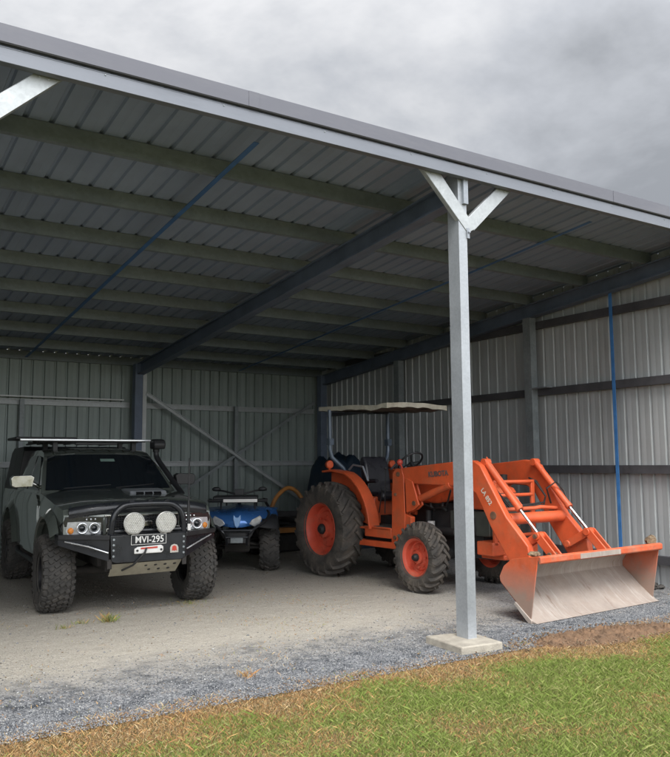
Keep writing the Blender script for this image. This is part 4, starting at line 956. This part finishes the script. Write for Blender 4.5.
# ---------------------------------------------------------------- quad bike
at_=thing('quad_bike','blue quad bike with white light bar on its front rack behind the ute','quad bike',(5.30,11.0,0),R(-28))
def atv_wheel(loc,side,first=None):
    if first: return dup(first,at_,loc,(0,0,PI if side>0 else 0))
    B=MB(); rr=.155; B.lathe([(rr+.008,-.10),(rr-.01,-.09),(rr-.015,-.02),(rr*.5,-.03),(rr*.3,-.05),(0,-.05)],(0,0,0),(1,0,0),28); B.lathe([(rr-.015,-.02),(rr+.005,.10)],(0,0,0),(1,0,0),28)
    wo=B.build('wheel','rim_dark',at_,loc=loc); tyre_mesh(.32,.275,rr,'atv').build('tyre','rubber',wo,smooth=30); return wo
aw=atv_wheel((-.47,0,.315),-1); atv_wheel((.47,0,.315),1,aw); atv_wheel((-.47,1.3,.315),-1,aw); atv_wheel((.47,1.3,.315),1,aw)
B=MB(); B.box(-.16,.16,-.30,1.45,.30,.46); B.box(-.14,.14,.1,.9,.45,.75); B.tube([(-.4,0,.34),(.4,0,.34)],.025,8); B.tube([(-.4,1.3,.34),(.4,1.3,.34)],.03,8)
for s in (-1,1):
    B.tube([(s*.12,-.1,.42),(s*.38,-.02,.36)],.02,8); B.tube([(s*.12,.15,.42),(s*.38,.02,.36)],.02,8); B.tube([(s*.2,.05,.80),(s*.36,.02,.40)],.03,8)
B.prism([(-.36,.32),(-.42,.42),(-.36,.56),(-.1,.6),(-.1,.32)],'X',-.18,.18)
B.build('chassis','under',at_,bevel=.01)
def hood_pt(u,v):
    # u -1..1 across, v 0 front..1 back
    x=u*(.34+.26*v**.6); y=-.47+.62*v+.10*abs(u)**2*(1-v); z=.80+.16*v**.6-.06*abs(u)**1.5*(1-v*.3)+.025*math.exp(-(u/.2)**2)
    return (x,y,z)
B=MB(); nu,nv=16,8; v=[hood_pt(-1+2*i/nu,j/nv) for j in range(nv+1) for i in range(nu+1)]
B.add(v,[(j*(nu+1)+i,j*(nu+1)+i+1,(j+1)*(nu+1)+i+1,(j+1)*(nu+1)+i) for j in range(nv) for i in range(nu)])
# front face: blue V panel down to nose
fp=[(-.30,.74),(-.16,.80),(.16,.80),(.30,.74)]
v=[];
for i in range(17):
    u=-1+2*i/16; x,y,z=hood_pt(u,0); dep=.055+.10*(1-abs(u))**1.2; v+=[(x,y,z),(x*.9,y-.03,z-dep*.5),(x*.72,y-.02+.02*abs(u),z-dep)]
B.add(v,[(i*3+k,(i+1)*3+k,(i+1)*3+k+1,i*3+k+1) for i in range(16) for k in range(2)])
o=B.build('front_cowl','atv',at_,smooth=50); md=o.modifiers.new('Solidify','SOLIDIFY'); md.thickness=.006
B=MB(); B.prism([(-.05,.86),(-.055,.80),(-.03,.70),(0,.665),(.03,.70),(.055,.80),(.05,.86),(.02,.82),(-.02,.82)],'Y',-.535,-.520); B.build('nose_badge','atvbadge',at_,bevel=.006)
for s in (-1,1):
    B=MB(); P=[(s*.17,.72),(s*.21,.78),(s*.33,.84),(s*.36,.80),(s*.33,.72),(s*.25,.68)]; vs=[(x,-.505+abs(x)*.22,z) for x,z in P]; n_=6
    B.add(vs+[(x,y+.08,z) for x,y,z in vs],[tuple(range(n_))]+[(i,(i+1)%n_,(i+1)%n_+n_,i+n_) for i in range(n_)]); B.build('headlight','lens',at_,bevel=.008)
    # fenders
    B=MB(); vs=[];fs=[]
    pth=[(-.40,.62),(-.34,.74),(-.16,.80),(.12,.80),(.32,.72),(.42,.55)]
    for (y,z) in pth: vs+=[(s*.30,y,z+.05),(s*.58,y,z+.02),(s*.60,y,z-.03)]
    for i in range(len(pth)-1):
        for k in range(2): fs.append((i*3+k,i*3+k+1,(i+1)*3+k+1,(i+1)*3+k))
    B.add(vs,fs); o=B.build('front_fender','black',at_,smooth=50); md=o.modifiers.new('Solidify','SOLIDIFY'); md.thickness=.008
    B=MB(); vs=[(x,y+1.3,z+.02) for x,y,z in vs]; B.add(vs,fs); o=B.build('rear_fender','atv',at_,smooth=50); md=o.modifiers.new('Solidify','SOLIDIFY'); md.thickness=.008
B=MB(); B.prism([(-.30,.72),(-.18,.62),(.18,.62),(.30,.72),(.22,.56),(.14,.45),(-.14,.45),(-.22,.56)],'Y',-.50,-.40); B.build('front_grille','black',at_,bevel=.01)
B=MB()
for s in (-1,1):
    B.tube(smoothp([(s*.14,-.50,.42),(s*.16,-.58,.56),(s*.22,-.60,.64),(s*.40,-.50,.76),(s*.46,-.38,.86),(s*.44,-.28,.90)],3),.018,10)
B.tube([(-.22,-.60,.64),(.22,-.60,.64)],.018,10); B.tube([(-.16,-.58,.54),(.16,-.58,.54)],.016,10); B.box(-.13,.13,-.585,-.57,.46,.60)
B.build('bull_bar','blackgloss',at_)
B=MB(); B.box(-.09,.09,-.60,-.50,.46,.53); B.tube([(-.09,-.57,.52),(.09,-.57,.52)],.03,10); B.build('winch','galv_old',at_,bevel=.006)
B=MB()
for y in (-.42,-.25,-.08,.10): B.tube([(-.42,y,1.045),(.42,y,1.045)],.012,8)
for s in (-1,1): B.tube(smoothp([(s*.42,.18,1.05),(s*.43,-.1,1.06),(s*.42,-.44,1.06)],3),.014,8); B.tube([(s*.25,-.2,.92),(s*.25,-.2,1.04)],.014,8)
B.tube([(-.42,-.44,1.06),(.42,-.44,1.06)],.014,8); B.build('front_rack','black',at_)
B=MB(); B.box(-.21,.30,-.50,-.44,1.03,1.09); lb=B.build('light_bar','black',at_,bevel=.006)
B=MB(); B.box(-.20,.29,-.506,-.501,1.038,1.082); B.build('light_bar_lens','white',lb,bevel=.002)
B=MB(); B.box(-.36,.30,-.40,.12,1.06,1.12); B.build('rack_tray','black',at_,bevel=.02)
B=MB(); B.tube([(0,.25,.85),(0,.38,1.12)],.03,8); B.tube(smoothp([(-.40,.50,1.19),(-.25,.42,1.17),(-.08,.38,1.13),(.08,.38,1.13),(.25,.42,1.17),(.40,.50,1.19)],3),.015,8)
for s in (-1,1): B.tube([(s*.30,.45,1.18),(s*.42,.51,1.19)],.022,8); B.sphere((s*.36,.38,1.20),.06,10,(1.2,.5,.6))
B.box(-.07,.07,.30,.40,1.10,1.20); B.build('handlebar','black',at_,bevel=.005)
B=MB(); B.prism([(.50,.78),(.52,.86),(.62,.84),(.95,.86),(1.2,.92),(1.25,.80),(1.2,.74)],'X',-.15,.15); B.build('seat','vinyl',at_,bevel=.04,seg=3)
B=MB()
for y in (1.1,1.3,1.5,1.66): B.tube([(-.42,y,.98),(.42,y,.98)],.012,8)
for s in (-1,1): B.tube([(s*.42,1.05,.98),(s*.42,1.68,.98)],.014,8); B.tube([(s*.25,1.3,.85),(s*.25,1.3,.98)],.014,8)
B.build('rear_rack','black',at_)

# ---------------------------------------------------------------- implement behind, tarp pile, clods, scrap
im=thing('slasher_mower','faded orange tractor mower attachment with arched guard near the back wall','mower attachment',(7.0,12.55,0),R(0))
B=MB(); B.tube(smoothp([(-.36,0,.50),(-.33,0,.74),(-.22,0,.98),(-.05,0,1.13),(.08,0,1.15),(.22,0,1.07),(.36,0,.88),(.44,0,.62)],4),.038,10); B.build('arched_guard','yellow',im)
B=MB(); B.box(-.42,.62,.0,.09,.36,.45); B.build('front_beam','yellow',im,bevel=.006)
B=MB(); B.prism([(-.62,.02),(-.62,.36),(-.5,.48),(.55,.48),(.68,.36),(.68,.02)],'Y',.12,1.2); B.build('deck','under',im,bevel=.02)
B=MB(); B.box(-.15,.2,.3,.7,.48,.72); B.tube([(0,.2,.6),(0,-.5,.6)],.05,10); B.tube([(-.3,.1,.62),(.3,.1,.62)],.03,8); B.box(-.2,.25,.02,.12,.64,.74); B.beam((-.1,.1,.48),(-.1,.7,.95),.05,.03); B.build('gearbox','engine',im,bevel=.01)
for s in (-1,1):
    B=MB(); B.lathe([(.06,-.05),(.16,-.05),(.18,-.03),(.18,.03),(.16,.05),(.06,.05)],(s*.5,-.1,.18),(1,0,0),24,closed=True); B.tube([(s*.5,-.1,.18),(s*.5,.1,.42)],.02,8); B.build('gauge_wheel','rubber',im)
bm=bmesh.new(); bmesh.ops.create_grid(bm,x_segments=36,y_segments=24,size=1)
vs=[]
for v in bm.verts:
    u,t=v.co.x,v.co.y; h=1.0-max(abs(u),abs(t))**5; q=1.72*h**.35 if h>0 else 0
    nn=mn.noise(Vector((u*2.2,t*2.0,3)))*.16+mn.noise(Vector((u*6,t*6,1)))*.05
    v.co=(u*.48+nn*.2,t*.5+nn*.2,max(0,q-(.14*abs(u) if u>0 else .02)+nn*1.1*(q>.5)))
me=bpy.data.meshes.new('tarp_pile'); bm.to_mesh(me); bm.free(); me.materials.append(M['tarp'])
for p in me.polygons: p.use_smooth=True
o=bpy.data.objects.new('tarp_pile',me); COL.objects.link(o); o.location=(8.36,12.9,0); tag(o,'dark blue tarpaulin draped over a tall pile behind the tractor','tarpaulin')
def clod(name,loc,r,sq,m,label,cat,jit=.25,n=12,count=1,spread=.05,bits=0):
    B=MB(); 
    for k in range(count): B.sphere((random.uniform(-spread,spread),random.uniform(-spread,spread)*.6,r*sq[2]*(.6+.3*random.random())),r*random.uniform(.6,1) if count>1 else r,n,sq,jit)
    o=B.build(name,m); o.location=loc; tag(o,label,cat); return o
ct=math.cos(R(3.6)); st=math.sin(R(3.6))
def tl(x,y,z): return (6.95+x*ct-y*st,7.9+x*st+y*ct,z)
clod('dirt_clod',tl(.93,-2.12,.655),.075,(1,.8,.75),'clod','brown dirt clod sitting on the right end of the bucket rim','dirt clod')
clod('dirt_clod',tl(-1.02,-2.1,.648),.05,(1.3,.9,.7),'clod','small dirt clod on the left end of the bucket rim','dirt clod',count=3,spread=.05)
clod('scrap_heap',(8.78,6.45,0),.075,(1.3,.9,.45),'debris','small dark scrap heap on gravel against the right wall','scrap',count=9,spread=.22)
# soil patch
bm=bmesh.new(); bmesh.ops.create_grid(bm,x_segments=150,y_segments=60,size=1)
for v in bm.verts:
    u,t=v.co.x,v.co.y; k=max(0,1-(u*u+t*t)); x=u*.95;y=t*.28
    h=k*.035+(.045*abs(mn.noise(Vector((x*9,y*9,0))))+.035*abs(mn.noise(Vector((x*24,y*24,3)))))*min(1,k*3)
    v.co=(x,y,h-.02+(.008 if k>0 else -.03))
me=bpy.data.meshes.new('soil_patch'); bm.to_mesh(me); bm.free(); me.materials.append(M['brown'])
o=bpy.data.objects.new('soil_patch',me); COL.objects.link(o); o.location=(6.2,4.98,0); o.rotation_euler=(0,0,R(-8)); tag(o,'freshly turned brown soil patch at the lawn edge near the bucket','soil')
n=1500; xs=rng.normal(6.2,.5,n); ys=5.0+rng.normal(0,.16,n)-(xs-6.2)*.14
o=stones('soil_crumbs',xs,ys,rng.uniform(.004,.016,n),rng.choice(2,n),[M['brown'],M['clod']],.012); tag(o,'brown soil crumbs scattered over the soil patch','soil',kind='stuff')
n=9000; xs=rng.uniform(-.3,9,n); ys=rng.uniform(5.6,13,n)
o=stones('floor_pebbles',xs,ys,rng.gamma(4,.0013,n),rng.choice(4,n),[sm[1],sm[0],sm[3],M['clod']]); tag(o,'sparse small pebbles scattered over the dusty shed floor','pebbles',kind='stuff')
# weeds on the gravel
def tuft(x,y,r,nb,label,dry=False,hh=.09):
    a=rng.uniform(0,2*PI,nb); d=np.abs(rng.normal(0,r*.5,nb)); bx=np.cos(a)*d; by_=np.sin(a)*d
    mi=rng.choice([1,3,0,4] if not dry else [4,5,7,6],nb)
    o=blades('weed_tuft',bx,by_,rng.uniform(hh*.3,hh,nb),.0035,mi,0,.8); o.location=(x,y,0); tag(o,label,'weed'); return o
tuft(2.51,8.23,.12,110,'tallest green weed tuft on the gravel in front of the ute',hh=.10)
tuft(2.05,8.15,.10,70,'low sparse weed on gravel below the left front tyre of the ute',hh=.05)
tuft(2.25,8.3,.1,60,'thin straggly weed between the tyre and the taller tuft',hh=.05)
tuft(3.6,8.75,.2,110,'tiny weed patch on gravel below the right front tyre of the ute',hh=.04)
tuft(2.75,5.55,.10,70,'brown dried weed clump at the gravel edge left of the post',dry=True,hh=.07)
n=2600; xs=rng.uniform(.9,5.2,n); ys=rng.uniform(5.2,9.2,n); kk=np.array([mn.noise(Vector((x*1.2,y*1.2,7))) for x,y in zip(xs,ys)])>.1
o=blades('dry_litter',xs[kk],ys[kk],rng.uniform(.008,.02,kk.sum()),.006,rng.choice([4,5,6,3],kk.sum()),0.001,1.5); tag(o,'scattered dry grass clippings over the gravel','grass clippings',kind='stuff')
